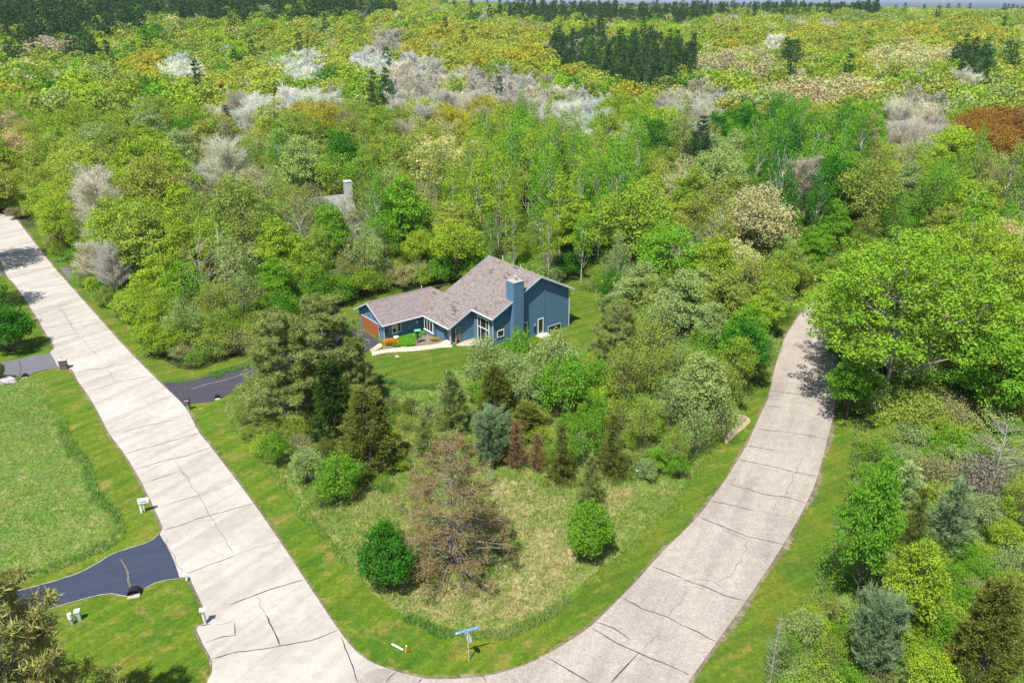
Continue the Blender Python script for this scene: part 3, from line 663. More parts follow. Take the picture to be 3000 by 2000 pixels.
for k, L in PR.items():
    for cr, tk in L:
        co = np.empty(len(cr.vertices) * 3, np.float32); cr.vertices.foreach_get('co', co); co = co.reshape(-1, 3)
        cr['h'] = float(np.quantile(co[:, 2], .997)); cr['r'] = float(np.quantile(np.hypot(co[:, 0], co[:, 1]), .97))
def hand(kind, bx, by, ty, rad_px, tint, label, group=None, i=None):
    """by hand: base at photo point (bx,by), top row ty, half width in photo pixels"""
    X, Y = gp(bx, by); h = top_h(bx, by, ty); dep = math.hypot(Y, CAM_H * .7)
    return plant(kind, X, Y, h, rad_px * dep / FOC, tint, label, group, z=0, i=i, jit=.03)
# ------------------------------------------------------------------ plants that stand alone or can be picked out one by one
GC = 'trees and shrubs on the corner lot'
H_ = hand
H_('bush', 1140, 1722, 1540, 88, 'deep', 'dark green rounded bush at the tip of the corner meadow', GC)
H_('bush', 1722, 1638, 1478, 74, 'green', 'bright green ball shaped bush alone beside the curved road verge', GC)
H_('red_pine', 1330, 1655, 1285, 195, 'halfdead', 'large half dead red pine with bare grey branches in the corner meadow', GC, i=0)
H_('red_pine', 842, 1225, 915, 135, 'pine', 'spreading red pine nearest the dark driveway mouth', GC, i=1)
H_('red_pine', 968, 1185, 872, 128, 'pine', 'tall red pine in front of the garage', GC, i=2)
H_('red_pine', 1045, 1195, 985, 66, 'pine', 'smaller red pine at the edge of the front lawn', GC, i=1)
H_('cedar', 985, 1282, 1058, 74, 'dark', 'narrow dark cedar in front of the big red pines', GC, i=1)
H_('cedar', 1088, 1372, 1140, 96, 'gold', 'broad dark cedar with golden green tips beside the big red pines', GC, i=0)
H_('shrub', 812, 1362, 1255, 48, 'green', 'small green shrub closest to the left road verge', GC)
H_('brush', 880, 1330, 1270, 44, 'khaki', 'low khaki shrub under the red pines', GC)
H_('shrub', 905, 1415, 1310, 60, 'sage', 'light green shrub with grey twigs inside below the cedars', GC)
H_('shrub', 1000, 1465, 1325, 78, 'green', 'wide leafy shrub between the cedars and the meadow tip', GC)
H_('brush', 945, 1485, 1400, 50, 'green', 'low spreading shrub on the left edge of the meadow', GC)
H_('brush', 960, 1440, 1350, 40, 'grey', 'grey twiggy bush in the middle of the green shrubs', GC)
H_('fluffy', 1438, 1362, 1200, 60, 'bluegreen', 'blue green egg shaped pine in the middle of the lot', GC)
H_('young_pine', 1322, 1272, 1085, 62, 'pine', 'slim young pine left of the blue green pine', GC)
H_('young_pine', 1245, 1335, 1215, 45, 'pine', 'short young pine behind the half dead red pine', GC)
H_('dead_pine', 1512, 1372, 1235, 40, 'brown', 'dying brown pine beside the blue green pine', GC)
H_('dead_pine', 1572, 1378, 1270, 34, 'brown', 'second dying brown pine next to the yellow green spruce', GC)
H_('spruce', 1642, 1410, 1245, 58, 'gold', 'yellow green spruce with a dark skirt in the meadow', GC)
H_('spruce', 1790, 1395, 1215, 66, 'gold', 'yellow green spruce leaning out beside the light green shrub', GC)
H_('shrub', 1718, 1372, 1210, 62, 'green', 'fresh green shrub squeezed between two yellow green spruces', GC)
H_('young_pine', 1728, 1478, 1333, 46, 'pine', 'little pine with rusty needles standing forward in the meadow', GC)
H_('sapling', 1435, 1425, 1345, 30, 'pine', 'thin half bare sapling beside the half dead pine', GC)
H_('cedar', 1450, 1222, 1068, 58, 'gold', 'dark cedar with orange tips in front of the crabapples', GC, i=0)
H_('cedar', 1545, 1275, 1180, 62, 'gold', 'low spreading juniper behind the blue green pine', GC, i=1)
H_('cedar', 1330, 1180, 1110, 34, 'dark', 'small dark cedar at the foot of the lawn', GC, i=1)
H_('shrub', 1425, 1150, 985, 72, 'sage', 'light green crabapple at the lawn edge near the porch', GC)
H_('shrub', 1520, 1100, 960, 70, 'green', 'bright green crabapple in front of the chimney', GC)
H_('shrub', 1500, 1180, 1030, 74, 'sage', 'greyish green crabapple behind the dark cedar', GC)
H_('shrub', 1620, 1130, 968, 84, 'sage', 'pale silvery crabapple nearest the deck', GC)
H_('shrub', 1650, 1225, 1045, 92, 'green', 'big rounded crabapple with a dark gap under it', GC)
H_('shrub', 1560, 1205, 1060, 70, 'sage', 'middle crabapple of the clump before the house', GC)
H_('shrub', 1745, 1180, 1040, 62, 'green', 'green shrub between the crabapples and the tall pine', GC)
H_('red_pine', 1800, 1140, 893, 92, 'pine', 'tall brown tinged pine standing right of the crabapples', GC, i=1)
H_('shrub', 1740, 1255, 1150, 60, 'green', 'leafy shrub below the tall brown tinged pine', GC)
H_('brush', 1810, 1270, 1165, 60, 'olive', 'olive scrub below the tall brown tinged pine', GC)
GT = 'thicket between the house and the curved road'
H_('sparse', 1900, 1200, 1010, 75, 'olive', 'thin olive tree just right of the brown tinged pine', GT)
H_('sparse', 1935, 1110, 860, 90, 'sage', 'tall pale tree with visible grey trunk in the thicket', GT)
H_('maple', 2165, 1125, 940, 85, 'deep', 'dense deep green tree leaning over the curved road verge', GT)
H_('sparse', 2100, 1200, 1060, 70, 'olive', 'thin olive tree on the verge of the curved road', GT)
H_('brush', 2105, 1290, 1150, 62, 'sage', 'grey green scrub bush at the bend of the verge', GT)
H_('brush', 2030, 1330, 1190, 66, 'sage', 'greyish scrub bush above the bare soil patch', GT)
H_('sparse', 1975, 1385, 1240, 50, 'olive', 'small twisted tree at the meadow corner of the thicket', GT)
H_('shrub', 1985, 1400, 1320, 36, 'green', 'low green shrub at the meadow corner of the thicket', GT)
H_('sparse', 1880, 1330, 1150, 66, 'olive', 'bushy olive tree beside the yellow green spruce', GT)
H_('sparse', 1960, 1290, 1110, 70, 'sage', 'pale leafed tree in the lower thicket', GT)
H_('sparse', 2040, 1150, 960, 75, 'green', 'leafy green tree in the middle of the thicket', GT)
H_('maple', 1990, 1010, 790, 90, 'sage', 'broad sage green tree at the head of the thicket', GT)
H_('maple', 2230, 985, 850, 66, 'lime', 'lime green tree beside the first bend of the curved road', GT)
H_('maple', 2110, 1020, 800, 85, 'olive', 'full olive tree above the deep green one', GT)
H_('sparse', 2190, 930, 740, 90, 'olive', 'large loose crowned tree before the road disappears', GT)
H_('maple', 2080, 930, 690, 80, 'lime', 'bright yellow green tree at the back of the thicket', GT)
H_('shrub', 1800, 905, 790, 55, 'deep', 'deep green shrub at the corner of the back lawn', GT)
H_('maple', 1870, 960, 770, 80, 'sage', 'rounded grey green tree beside the back lawn', GT)
H_('brush', 1850, 1010, 900, 60, 'olive', 'olive bush beside the tall brown tinged pine', GT)
GR = 'trees and bushes right of the curved road'
H_('giant', 2585, 1195, 690, 320, 'freshlime', 'huge spreading green tree overhanging the curved road', GR, i=0)
H_('giant', 2790, 1085, 640, 210, 'lime', 'second huge green tree behind the overhanging one', GR, i=1)
H_('giant', 2470, 1090, 800, 150, 'lime', 'leafy tree with branches reaching over the far bend of the road', GR, i=1)
H_('maple', 2500, 1010, 720, 120, 'lime', 'bright green tree above the vanishing end of the road', GR)
H_('maple', 2480, 1225, 1040, 85, 'green', 'green roadside tree under the huge crown', GR)
H_('oak', 3000, 1000, 600, 120, 'cream', 'cream flowering tree at the edge of view', GR)
H_('maple', 2880, 1260, 960, 130, 'green', 'full green tree right of the huge tree', GR)
H_('maple', 2500, 1790, 1350, 92, 'green', 'fresh green tree with a bare grey trunk above the lower verge', GR, i=0)
H_('maple', 2645, 1880, 1580, 98, 'lime', 'vivid lime green young maple', GR, i=1)
H_('spruce', 2655, 1660, 1430, 62, 'gold', 'dark spruce with yellow tips above the lime maple', GR)
H_('fluffy', 2550, 1975, 1745, 78, 'bluegreen', 'blue green pine in front of the lime maple', GR)
H_('cedar', 2850, 2040, 1700, 110, 'gold', 'brown tipped cedar right of the lime maple', GR, i=0)
H_('young_pine', 2765, 1620, 1410, 95, 'bluegreen', 'loose blue green pine with open branches', GR)
H_('young_pine', 2640, 1500, 1360, 80, 'sage', 'loose grey green pine behind the yellow tipped spruce', GR)
H_('shrub', 2350, 1890, 1790, 60, 'sage', 'cream budding shrub on the lower verge', GR)
H_('sapling', 2255, 2010, 1790, 42, 'grey', 'bare silvery sapling at the bottom of the verge', GR)
H_('brush', 2420, 1960, 1860, 60, 'olive', 'olive scrub left of the blue green pine', GR)
H_('brush', 2300, 1960, 1860, 60, 'green', 'green scrub beside the bare sapling', GR)
H_('brush', 2860, 1475, 1340, 105, 'grey', 'wide grey twiggy bush among green shrubs', GR)
H_('naked', 2900, 1440, 1230, 90, 'grey', 'small leafless tree rising from the grey bush', GR)
H_('brush', 2720, 1440, 1330, 80, 'khaki', 'khaki twiggy bush left of the grey bush', GR)
GL = 'plants on the left side of the left road'
H_('bush', 30, 1030, 890, 75, 'deep', 'dark green shrub beside the worn driveway', GL)
H_('shrub', -60, 980, 780, 100, 'deep', 'deep green tall shrub left of the road', GL)
H_('bush', -10, 1120, 1050, 30, 'gold', 'clipped golden bush above the boulder', GL)
H_('oak', -140, 930, 560, 120, 'olive', 'oak shading the left road', GL)
H_('oak', -120, 800, 440, 130, 'gold', 'golden green oak hanging over the far end of the left road', GL)
H_('spruce', -45, 1770, 1600, 55, 'conifer', 'dark spruce by the blue black driveway', GL)
H_('red_pine', 115, 2330, 1720, 270, 'tawny', 'big red pine seen from above below the blue black driveway', GL, i=1)
H_('white_pine', 1, 1990, 1760, 90, 'pine', 'pine tip beside the big red pine', GL)
for k, (bx, by) in enumerate(((2540, 1240), (2700, 1200))):
    pass

# ------------------------------------------------------------------ the woods
q = 3000 / 2352
ZM = [  # (centre x, y, half width, half height, kinds, tints) in the survey of crown colours
 ((415, 145, 50, 24), ['blossom', 'bare'], ['white']), ((690, 145, 70, 30), ['bare'], ['white']), ((630, 222, 140, 28), ['bare'], ['white']), ((840, 132, 45, 25), ['bare'], ['white']), ((960, 150, 80, 36), ['bare'], ['silver', 'white']),
 ((1080, 200, 225, 55), ['bare'], ['silver', 'silver', 'lilac']), ((1345, 215, 80, 28), ['bare'], ['silver']), ((1630, 205, 50, 26), ['bare'], ['lilac', 'silver']), ((1320, 272, 72, 45), ['bare'], ['white', 'silver']), ((1590, 240, 80, 30), ['bare'], ['silver', 'lilac']),
 ((895, 95, 50, 24), ['bare'], ['lilac', 'silver']), ((205, 440, 52, 55), ['bare'], ['silver']), ((480, 355, 55, 20), ['bare'], ['silver']), ((205, 600, 40, 75), ['blossom'], ['white']), ((2110, 250, 75, 70), ['bare'], ['lilac', 'silver']),
 ((2210, 165, 34, 18), ['bare'], ['silver']), ((1780, 98, 28, 14), ['bare'], ['white']), ((1905, 60, 24, 14), ['bare'], ['silver']), ((560, 385, 70, 40), ['oak'], ['cream']), ((540, 290, 60, 40), ['naked', 'sparse'], ['silver', 'khaki']),
 ((1870, 190, 125, 35), ['oak'], ['tan', 'cream']), ((1700, 132, 85, 30), ['oak'], ['tan', 'cream']), ((2100, 110, 95, 26), ['oak'], ['cream']), ((1650, 352, 90, 60), ['oak', 'sparse'], ['cream', 'khaki', 'sage']), ((1745, 470, 50, 50), ['oak'], ['cream']),
 ((2300, 560, 60, 110), ['oak'], ['tan', 'cream']), ((520, 172, 65, 20), ['oak'], ['cream', 'mustard']), ((115, 100, 65, 20), ['oak'], ['tan', 'lilac']), ((1090, 245, 85, 25), ['oak'], ['tan', 'mustard']), ((1930, 410, 60, 40), ['maple'], ['green']),
 ((2290, 285, 90, 50), ['oak'], ['rust']), ((340, 140, 52, 28), ['oak'], ['mustard']), ((20, 300, 45, 40), ['oak'], ['mustard', 'tan']), ((720, 250, 42, 20), ['oak'], ['mustard']), ((570, 163, 85, 32), ['oak'], ['yellow']),
 ((1080, 98, 190, 40), ['oak'], ['yellow', 'mustard', 'yellow']), ((1900, 262, 60, 48), ['oak'], ['yellow', 'mustard']), ((1040, 320, 95, 42), ['oak'], ['yellow', 'cream']), ((410, 425, 95, 75), ['maple', 'oak'], ['lime']), ((360, 385, 60, 30), ['oak'], ['yellow']),
 ((1500, 440, 60, 65), ['oak'], ['yellow', 'lime']), ((1450, 265, 72, 36), ['maple', 'oak'], ['lime']), ((1020, 480, 80, 60), ['oak', 'sparse'], ['lime', 'yellow']),
 ((80, 42, 240, 40), ['white_pine'] * 7 + ['oak'], ['olive', 'green']), ((430, 18, 480, 27), ['white_pine'] * 7 + ['oak'], ['olive', 'sage']), ((130, 112, 110, 20), ['white_pine', 'oak'], ['conifer', 'olive']), ((870, 200, 26, 30), ['white_pine'], ['conifer']), ((1020, 85, 15, 20), ['white_pine'], ['conifer']),
 ((1340, 105, 95, 30), ['white_pine', 'bare'], ['conifer', 'conifer', 'lilac']), ((1480, 130, 125, 48), ['white_pine'], ['conifer', 'pine']), ((1360, 38, 290, 16), ['white_pine', 'white_pine', 'oak'], ['yellow', 'conifer']), ((1780, 26, 240, 12), ['white_pine', 'oak'], ['yellow', 'olive']), ((2235, 135, 45, 32), ['white_pine'], ['conifer']), ((1618, 330, 34, 36), ['white_pine'], ['conifer']), ((1820, 120, 22, 16), ['white_pine'], ['conifer']),
 ((1230, 400, 200, 130), ['aspen'], ['lime', 'green']), ((1700, 270, 62, 52), ['maple'], ['deep', 'green']), ((1850, 350, 125, 105), ['maple', 'aspen'], ['green', 'deep']), ((2000, 260, 50, 42), ['maple'], ['deep', 'green']), ((770, 310, 44, 34), ['maple'], ['deep']),
 ((480, 560, 130, 110), ['sparse', 'naked', 'sparse'], ['olive', 'khaki', 'sage']), ((640, 560, 110, 110), ['maple'], ['green', 'lime']), ((880, 600, 110, 40), ['sparse', 'shrub'], ['olive', 'mustard', 'khaki']), ((770, 620, 50, 40), ['sparse'], ['mustard', 'brown']), ((130, 540, 60, 50), ['maple', 'shrub'], ['green', 'deep']),
 ((230, 240, 150, 90), ['oak', 'sparse', 'maple'], ['olive', 'sage', 'lime']), ((100, 360, 150, 100), ['oak', 'sparse'], ['olive', 'lime', 'yellow']),
 ((1700, 620, 160, 120), ['sparse', 'maple'], ['olive', 'sage', 'lime']), ((2150, 460, 120, 120), ['maple', 'sparse', 'oak'], ['green', 'olive', 'lime']), ((1990, 85, 360, 30), ['oak'], ['yellow', 'olive', 'mustard']),
]
def zone_of(X, Y, Z):
    px, py = proj(X, Y, Z); px /= q; py /= q
    best = None
    for (cx, cy, rx, ry), ks, ts in ZM:
        d = ((px - cx) / rx) ** 2 + ((py - cy) / ry) ** 2
        if d < 1 and (best is None or d < best[0]): best = (d, ks, ts)
    n = .5 + .25 * (math.sin(X * .045 + 2) + math.cos(Y * .038 + X * .02)) + random.uniform(-.25, .25)
    if best and random.random() < .92:
        kk_ = random.choice(best[1]); return kk_, ('conifer' if kk_ == 'white_pine' else random.choice(best[2]))
    D_ = math.hypot(X, Y)
    if D_ < 190:
        k = random.choices(['sparse', 'maple', 'oak', 'aspen', 'bare', 'naked'], [38, 22, 28, 6, 3, 3])[0]
        t = random.choices(['olive', 'sage', 'green', 'lime', 'khaki', 'yellow'], [24, 16, 24 * n + 6, 20, 6, 8])[0]
    else:
        k = random.choices(['oak', 'maple', 'sparse', 'bare', 'white_pine'], [54, 26, 12, 3, 2])[0]
        t = random.choices(['yellow', 'lime', 'olive', 'green', 'mustard', 'cream', 'sage', 'deep'], [26, 26, 24, 14 * n + 3, 3, 4, 6, 3])[0]
    if k == 'white_pine': t = 'conifer'
    if k == 'bare': t = t if best and t in ('white', 'silver', 'lilac') else random.choice(['silver', 'lilac', 'khaki'])
    if k == 'naked': t = 'silver'
    return k, t
HGT = dict(oak=(14.5, 5.6), maple=(14, 4.3), sparse=(13, 4.2), aspen=(18.5, 2.7), bare=(14.5, 3.7), naked=(13, 3.8), blossom=(8.5, 3.3), white_pine=(17.5, 4.3), shrub=(4.5, 2.6))
# woods: everywhere except these clearings
CLEAR = [G([(-300, 600), (60, 640), (140, 640), (195, 760), (290, 870), (420, 950), (480, 1040), (560, 1070), (640, 1050), (760, 990), (900, 925), (1030, 880), (1180, 845), (1320, 825), (1420, 846), (1560, 846), (1690, 838), (1760, 880), (1800, 950), (1800, 1000), (1900, 985), (2000, 960), (2100, 930), (2230, 900), (2330, 850), (2440, 800), (2700, 740), (2760, 860), (2600, 900), (2530, 980), (2480, 1090), (2490, 1250), (2520, 1420), (2600, 1600), (3400, 2500), (-3000, 2500), (-3000, 600)])]
HOUSE2 = gp(965, 730)
hx, hy = -37.0, 150.0                                     # the grey house in the woods
placed = []
def clearing(x, y):
    return bool(inside([x], [y], CLEAR[0])[0]) or (abs(x - (hx + 1)) < 9.5 and abs(y - (hy + 1)) < 8.5)
def near_ok(x, y, d):
    gx, gy = int(x // 8), int(y // 8)
    for i in (-1, 0, 1):
        for j in (-1, 0, 1):
            for (a, b) in grid.get((gx + i, gy + j), ()):
                if (a - x) ** 2 + (b - y) ** 2 < d * d: return False
    return True
grid = {}
def put(x, y): grid.setdefault((int(x // 8), int(y // 8)), []).append((x, y))
TH = 33.6
def in_view(x, y, m=9):
    return abs(x) < y * math.tan(math.radians(TH)) + m + y * .02 and y > 20
def where(x, y):
    d = math.hypot(x, y)
    if d > 205: return 'far back in the woods' if x > 40 else ('far back in the left woods' if x < -40 else 'deep in the woods behind the house')
    if x > 28 and y < 125: return 'right of the curved road'
    if x > 8: return 'in the woods behind the thicket'
    if x < -42 and y < 150: return 'along the left road'
    if math.hypot(x - hx, y - hy) < 20: return 'around the grey house'
    if y < 135: return 'at the edge of the back lawn'
    return 'in the woods behind the blue house'
LIM = dict(oak=285, maple=285, sparse=285, aspen=150, bare=220, naked=30, blossom=40, white_pine=200, shrub=250)
cnt = {k: 0 for k in LIM}
cand = []
DMAX_IND = 262.0
tries = 0
for _ in range(16000):
    d = 85 + (DMAX_IND - 85) * math.sqrt(random.random()); a = math.radians(random.uniform(90 - TH - 3, 90 + TH + 3)); x, y = d * math.cos(a), d * math.sin(a)
    if not in_view(x, y) or clearing(x, y): continue
    z = ter(x, y); k, t = zone_of(x, y, z + 14)
    sp = dict(oak=5.9, maple=4.9, sparse=4.6, aspen=3.0, bare=4.3, naked=5, blossom=4.2, white_pine=5.2, shrub=3.2)[k]
    if d > 190: sp *= 1.08
    if math.hypot(x - hx, y - hy) < 24 and y < hy: k, t = random.choice(['sparse', 'naked', 'sparse']), random.choice(['olive', 'khaki', 'sage'])
    if math.hypot(x - hx, y - hy) < 24 and y < hy: sp = 4.6
    if not near_ok(x, y, sp) or cnt[k] >= LIM[k]: continue
    put(x, y); cnt[k] += 1
    h, r = HGT[k]; s = random.uniform(.78, 1.22)
    edge = any(inside([x + ex], [y + ey], CLEAR[0])[0] for ex, ey in ((6, 0), (-6, 0), (0, 6), (0, -6)))
    if edge: s *= .74
    if k != 'aspen' and d < 150: s *= .92
    if math.hypot(x - hx, y - hy) < 20 and y < hy: s *= .86
    cand.append((x, y, k, t, h * s, r * s * random.uniform(.9, 1.12)))
GRP = {}
for i, (x, y, k, t, h, r) in enumerate(cand):
    # name it by its own look and by the most striking neighbour
    best = None
    for (a, b, k2, t2, h2, r2) in cand:
        dd = (a - x) ** 2 + (b - y) ** 2
        if 0 < dd < 160 and (k2 != k or t2 != t) and (best is None or dd < best[0]): best = (dd, k2, t2)
    size = ('tall' if h > HGT[k][0] * 1.07 else ('short' if h < HGT[k][0] * .85 else '')) + (' narrow' if r / h < HGT[k][1] / HGT[k][0] * .96 else (' broad' if r / h > HGT[k][1] / HGT[k][0] * 1.06 else ' round'))
    lab = f"{size} {CWORD[t]} {KIND[k][1]}"
    if best: lab += f" beside a {CWORD[best[2]]} {KIND[best[1]][1]}"
    pl = where(x, y); lab += ' ' + pl
    lab = lab.replace('in the woods', 'in woods').replace('blue house', 'house') if len(lab.split()) > 16 else lab
    lab = ' '.join(lab.split()[:16])
    plant(k, x, y, h, r, t, lab, f"{KIND[k][1]}s {pl}")
NEAR_FOREST = len(cand)
for k_, (ox, oy, h_, r_, t_) in enumerate(((-5, -4.5, 9.5, 3.6, 'olive'), (-1.5, -6, 8.5, 3.4, 'lime'), (-.5, -9.5, 9.5, 3.6, 'olive'), (3.5, -10.5, 8, 3, 'green'), (-8.5, 1, 10, 3.8, 'sage'), (9.8, -5, 10, 3.2, 'olive'), (-4, -11, 8, 3.2, 'green'))):
    plant('sparse', hx + ox, hy + oy, h_ * 1.22, r_ * 1.12, t_, f"{CWORD[t_]} thinly leafed tree {['left of', 'leaning on', 'in front of', 'at the near corner of', 'behind the left end of', 'right of', 'some metres before'][k_]} the grey house", 'trees screening the grey house')
# shrubs: the forest edge and the thicket ground on the right
n_s = 0
SH = []
EDGE = G([(40, 650), (135, 640), (190, 765), (290, 875), (410, 955), (470, 1050), (560, 1085), (640, 1065), (760, 1005), (820, 950), (1030, 880), (1180, 850), (1320, 822)])
def shrub_at(x, y, label_place, grp, hs=(2.2, 4.2), kinds=('shrub', 'shrub', 'brush'), tints=('green', 'lime', 'olive', 'sage', 'deep')):
    global n_s
    k = random.choice(kinds); t = random.choice(tints); h = random.uniform(*hs)
    plant(k, x, y, h, h * random.uniform(.55, .75), t, f"{'low' if h < 3 else 'full'} {CWORD[t]} {KIND[k][1]} {label_place}", grp, z=ter(x, y)); n_s += 1
E = sm_open(EDGE, 2.1)
for x, y in E:
    x += random.uniform(-1, 1); y += random.uniform(.2, 2.5)
    if math.dist((x, y), gp(200, 795)) < 5 or random.random() < .15: continue
    shrub_at(x, y, 'at the foot of the woods by the lawn', 'shrubs along the edge of the woods', tints=('green', 'lime', 'olive', 'khaki', 'deep'))
THK = G([(1840, 960), (2000, 950), (2250, 880), (2310, 870), (2240, 1000), (2215, 1070), (2160, 1180), (2110, 1280), (2010, 1370), (1930, 1390), (1850, 1320), (1800, 1230), (1830, 1100)])
RGT = G([(2540, 1010), (2560, 1250), (2540, 1400), (2520, 1550), (2440, 1740), (2330, 1900), (2260, 2080), (2250, 2300), (3700, 2300), (3300, 1200), (3200, 950)])
def fill(poly, sp, num, place, grp, big, hs, tints):
    xs = [p[0] for p in poly]; ys = [p[1] for p in poly]; own = []
    for e in [o for o in C.objects if o.type == 'EMPTY' and 'sort' in o.keys() and o.get('group') in (GR, GT, GC)]: own.append((e.location.x, e.location.y, 2.0 if e['h'] > 3 else 1))
    n = 0
    for _ in range(6000):
        x, y = random.uniform(min(xs), max(xs)), random.uniform(min(ys), max(ys))
        if not inside([x], [y], poly)[0] or not in_view(x, y, 6): continue
        s = sp * (1.25 if y > 80 else 1)
        if any((a - x) ** 2 + (b - y) ** 2 < (s + e_ * .2) ** 2 for a, b, e_ in own): continue
        own.append((x, y, 0)); n += 1
        if random.random() < big * (2.4 if y > 72 else .5):
            k = random.choice(['sparse', 'maple', 'sparse']); t = random.choice(tints); h = random.uniform(7, 10) if y > 70 else random.uniform(4.5, 6.5)
            plant(k, x, y, h, h * .34, t, f"{'slender' if h < 7 else 'leafy'} {CWORD[t]} {KIND[k][1]} {place}", grp, z=0)
        else: shrub_at(x, y, place, grp, hs, ('shrub', 'brush', 'shrub', 'brush'), tints)
        if n >= num: break
fill(THK, 2.5, 110, 'in the thicket beside the curved road', 'bushes of the thicket', .22, (2.4, 4.4), ('green', 'olive', 'sage', 'lime', 'olive'))
fill(RGT, 2.3, 320, 'in the scrub right of the curved road', 'bushes right of the curved road', .2, (1.8, 3.8), ('green', 'lime', 'sage', 'lime', 'green', 'olive'))
CEN = G([(700, 1235), (900, 1250), (1180, 1200), (1420, 1230), (1500, 1290), (1600, 1300), (1850, 1320), (1900, 1400), (1790, 1430), (1600, 1400), (1450, 1385), (1330, 1320), (1200, 1350), (1170, 1410), (1060, 1480), (960, 1500), (850, 1420), (740, 1300)])
fill(CEN, 2.0, 60, 'among the pines of the corner lot', 'low bushes between the pines', 0, (1.1, 2.6), ('green', 'olive', 'lime', 'sage', 'gold'))
CEN2 = G([(1380, 1130), (1480, 1060), (1800, 1060), (1870, 1180), (1850, 1290), (1700, 1270), (1540, 1240), (1400, 1210)])
fill(CEN2, 2.2, 30, 'among the crabapples before the house', 'bushes among the crabapples', 0, (2.2, 3.8), ('green', 'olive', 'lime', 'sage', 'green'))

# understorey: saplings and brush filling the floor of the nearer woods
M_l2 = M_leaf_far
ucoll = D.collections.new('understorey plants')
for i, (kk, j) in enumerate((('shrub', 0), ('shrub', 1), ('brush', 0), ('brush', 1), ('sparse', 0))):
    mm = PR[kk][j][0].copy(); mm.materials.clear(); mm.materials.append(M_l2); ucoll.objects.link(D.objects.new('understorey_plant_' + 'abcde'[i], mm))
UP = []
for _ in range(5200):
    d = 80 + 150 * random.random() ** .8; a = math.radians(random.uniform(90 - TH - 2, 90 + TH + 2)); x, y = d * math.cos(a), d * math.sin(a)
    if not in_view(x, y, 6) or clearing(x, y): continue
    if math.hypot(x - hx, y - hy) < 19 and y < hy + 3 and random.random() < .8: continue
    w_i = random.choices([0, 1, 2, 3, 4], [3, 3, 3, 3, 1.4])[0]; s_ = random.uniform(.5, 1.15) * (1 if w_i < 4 else .5)
    tt = TINT[random.choices(['olive', 'green', 'lime', 'sage', 'khaki', 'deep'], [6, 5, 4, 3, 2, 2])[0]]; j = random.uniform(.75, 1.1)
    UP.append((x, y, ter(x, y) - .1, random.uniform(0, 6.28), s_, w_i, (tt[0] * j, tt[1] * j, tt[2] * j, 1)))

for _ in range(2600):
    P_ = RGT if random.random() < .75 else THK
    x, y = random.uniform(min(p[0] for p in P_), min(70, max(p[0] for p in P_))), random.uniform(min(p[1] for p in P_), max(p[1] for p in P_))
    if not inside([x], [y], P_)[0] or not in_view(x, y, 4): continue
    if len([1 for u in UP if abs(u[0] - x) < .9 and abs(u[1] - y) < .9]): continue
    tt = TINT[random.choices(['green', 'lime', 'sage', 'khaki', 'olive'], [6, 4, 5, 2, 4])[0]]; j = random.uniform(.8, 1.1)
    UP.append((x, y, -.1, random.uniform(0, 6.28), random.uniform(.28, .62), random.choice([0, 1, 2, 3, 2, 3]), (tt[0] * j, tt[1] * j, tt[2] * j, 1)))

# the woods beyond, too far to tell single trees apart: one mass
pcoll = D.collections.new('crowns of the far woods')
FP = [('round', broadleaf('far_round', 301, h=14, r=5.6, low=.2, nclump=46, per=26, leaf=.85, cl=1.6)), ('round', broadleaf('far_round', 302, h=14, r=5.6, low=.2, nclump=46, per=26, leaf=.85, cl=1.6, lumpy=.35)),
      ('round', broadleaf('far_full', 303, h=15, r=5, low=.15, nclump=50, per=24, leaf=.8, cl=1.5, top=.6)), ('twig', twiggy('far_twig', 304, 14, 4, nst=60, tw=30, buds=900, bud=.34, wtw=.13)),
      ('needle', conifer('far_pine', 305, h=18, r=4.4, low=.1, whorls=15, perw=6, tuft=1.0, wid=.28, n_t=9, rise=.38, shape='plume', limbs=False))]
for i, (kind_, (cr, tk)) in enumerate(FP):
    cr.materials.clear(); cr.materials.append(M_needle_far if kind_ == 'needle' else M_leaf_far)
    o = D.objects.new('far_crown_' + 'abcde'[i], cr); pcoll.objects.link(o)
pts = []; rot = []; scl = []; idx = []; tin = []
gridf = {}
DM = 1280
for _ in range(60000):
    d = DMAX_IND - 6 + (DM - DMAX_IND) * random.random() ** .75; a = math.radians(random.uniform(90 - TH - 2, 90 + TH + 2)); x, y = d * math.cos(a), d * math.sin(a)
    if not in_view(x, y, 15): continue
    sp = 7.0 if d < 500 else 8.6; g0 = (int(x // sp), int(y // sp))
    if any(k in gridf and (gridf[k][0] - x) ** 2 + (gridf[k][1] - y) ** 2 < (sp * .92) ** 2 for k in [(g0[0] + i, g0[1] + j) for i in (-1, 0, 1) for j in (-1, 0, 1)]): continue
    if d < DMAX_IND + 8 and not near_ok(x, y, 4.5): continue
    gridf[g0] = (x, y); z = ter(x, y); k, t = zone_of(x, y, z + 16)
    s = random.uniform(.8, 1.25) * (1.15 if d > 500 else 1)
    pts.append((x, y, z)); rot.append((0, 0, random.uniform(0, 6.28)))
    idx.append(4 if k == 'white_pine' else (3 if k in ('bare', 'naked', 'blossom') else random.choice([0, 1, 2])))
    wv = random.uniform(.85, 1.25); scl.append((s * wv, s * wv, s * (1.0 if idx[-1] < 4 else 1.1)))
    j = random.uniform(.85, 1.15); c = TINT[t]; tin.append((c[0] * j * random.uniform(.93, 1.07), c[1] * j, c[2], 1))
me = D.meshes.new('far_woods'); me.vertices.add(len(pts)); me.vertices.foreach_set('co', np.array(pts, np.float32).ravel())
for nm, ty, arr, key in (('rot', 'FLOAT_VECTOR', rot, 'vector'), ('scl', 'FLOAT_VECTOR', scl, 'vector'), ('tint', 'FLOAT_COLOR', tin, 'color')):
    at = me.attributes.new(nm, ty, 'POINT'); at.data.foreach_set(key, np.array(arr, np.float32).ravel())
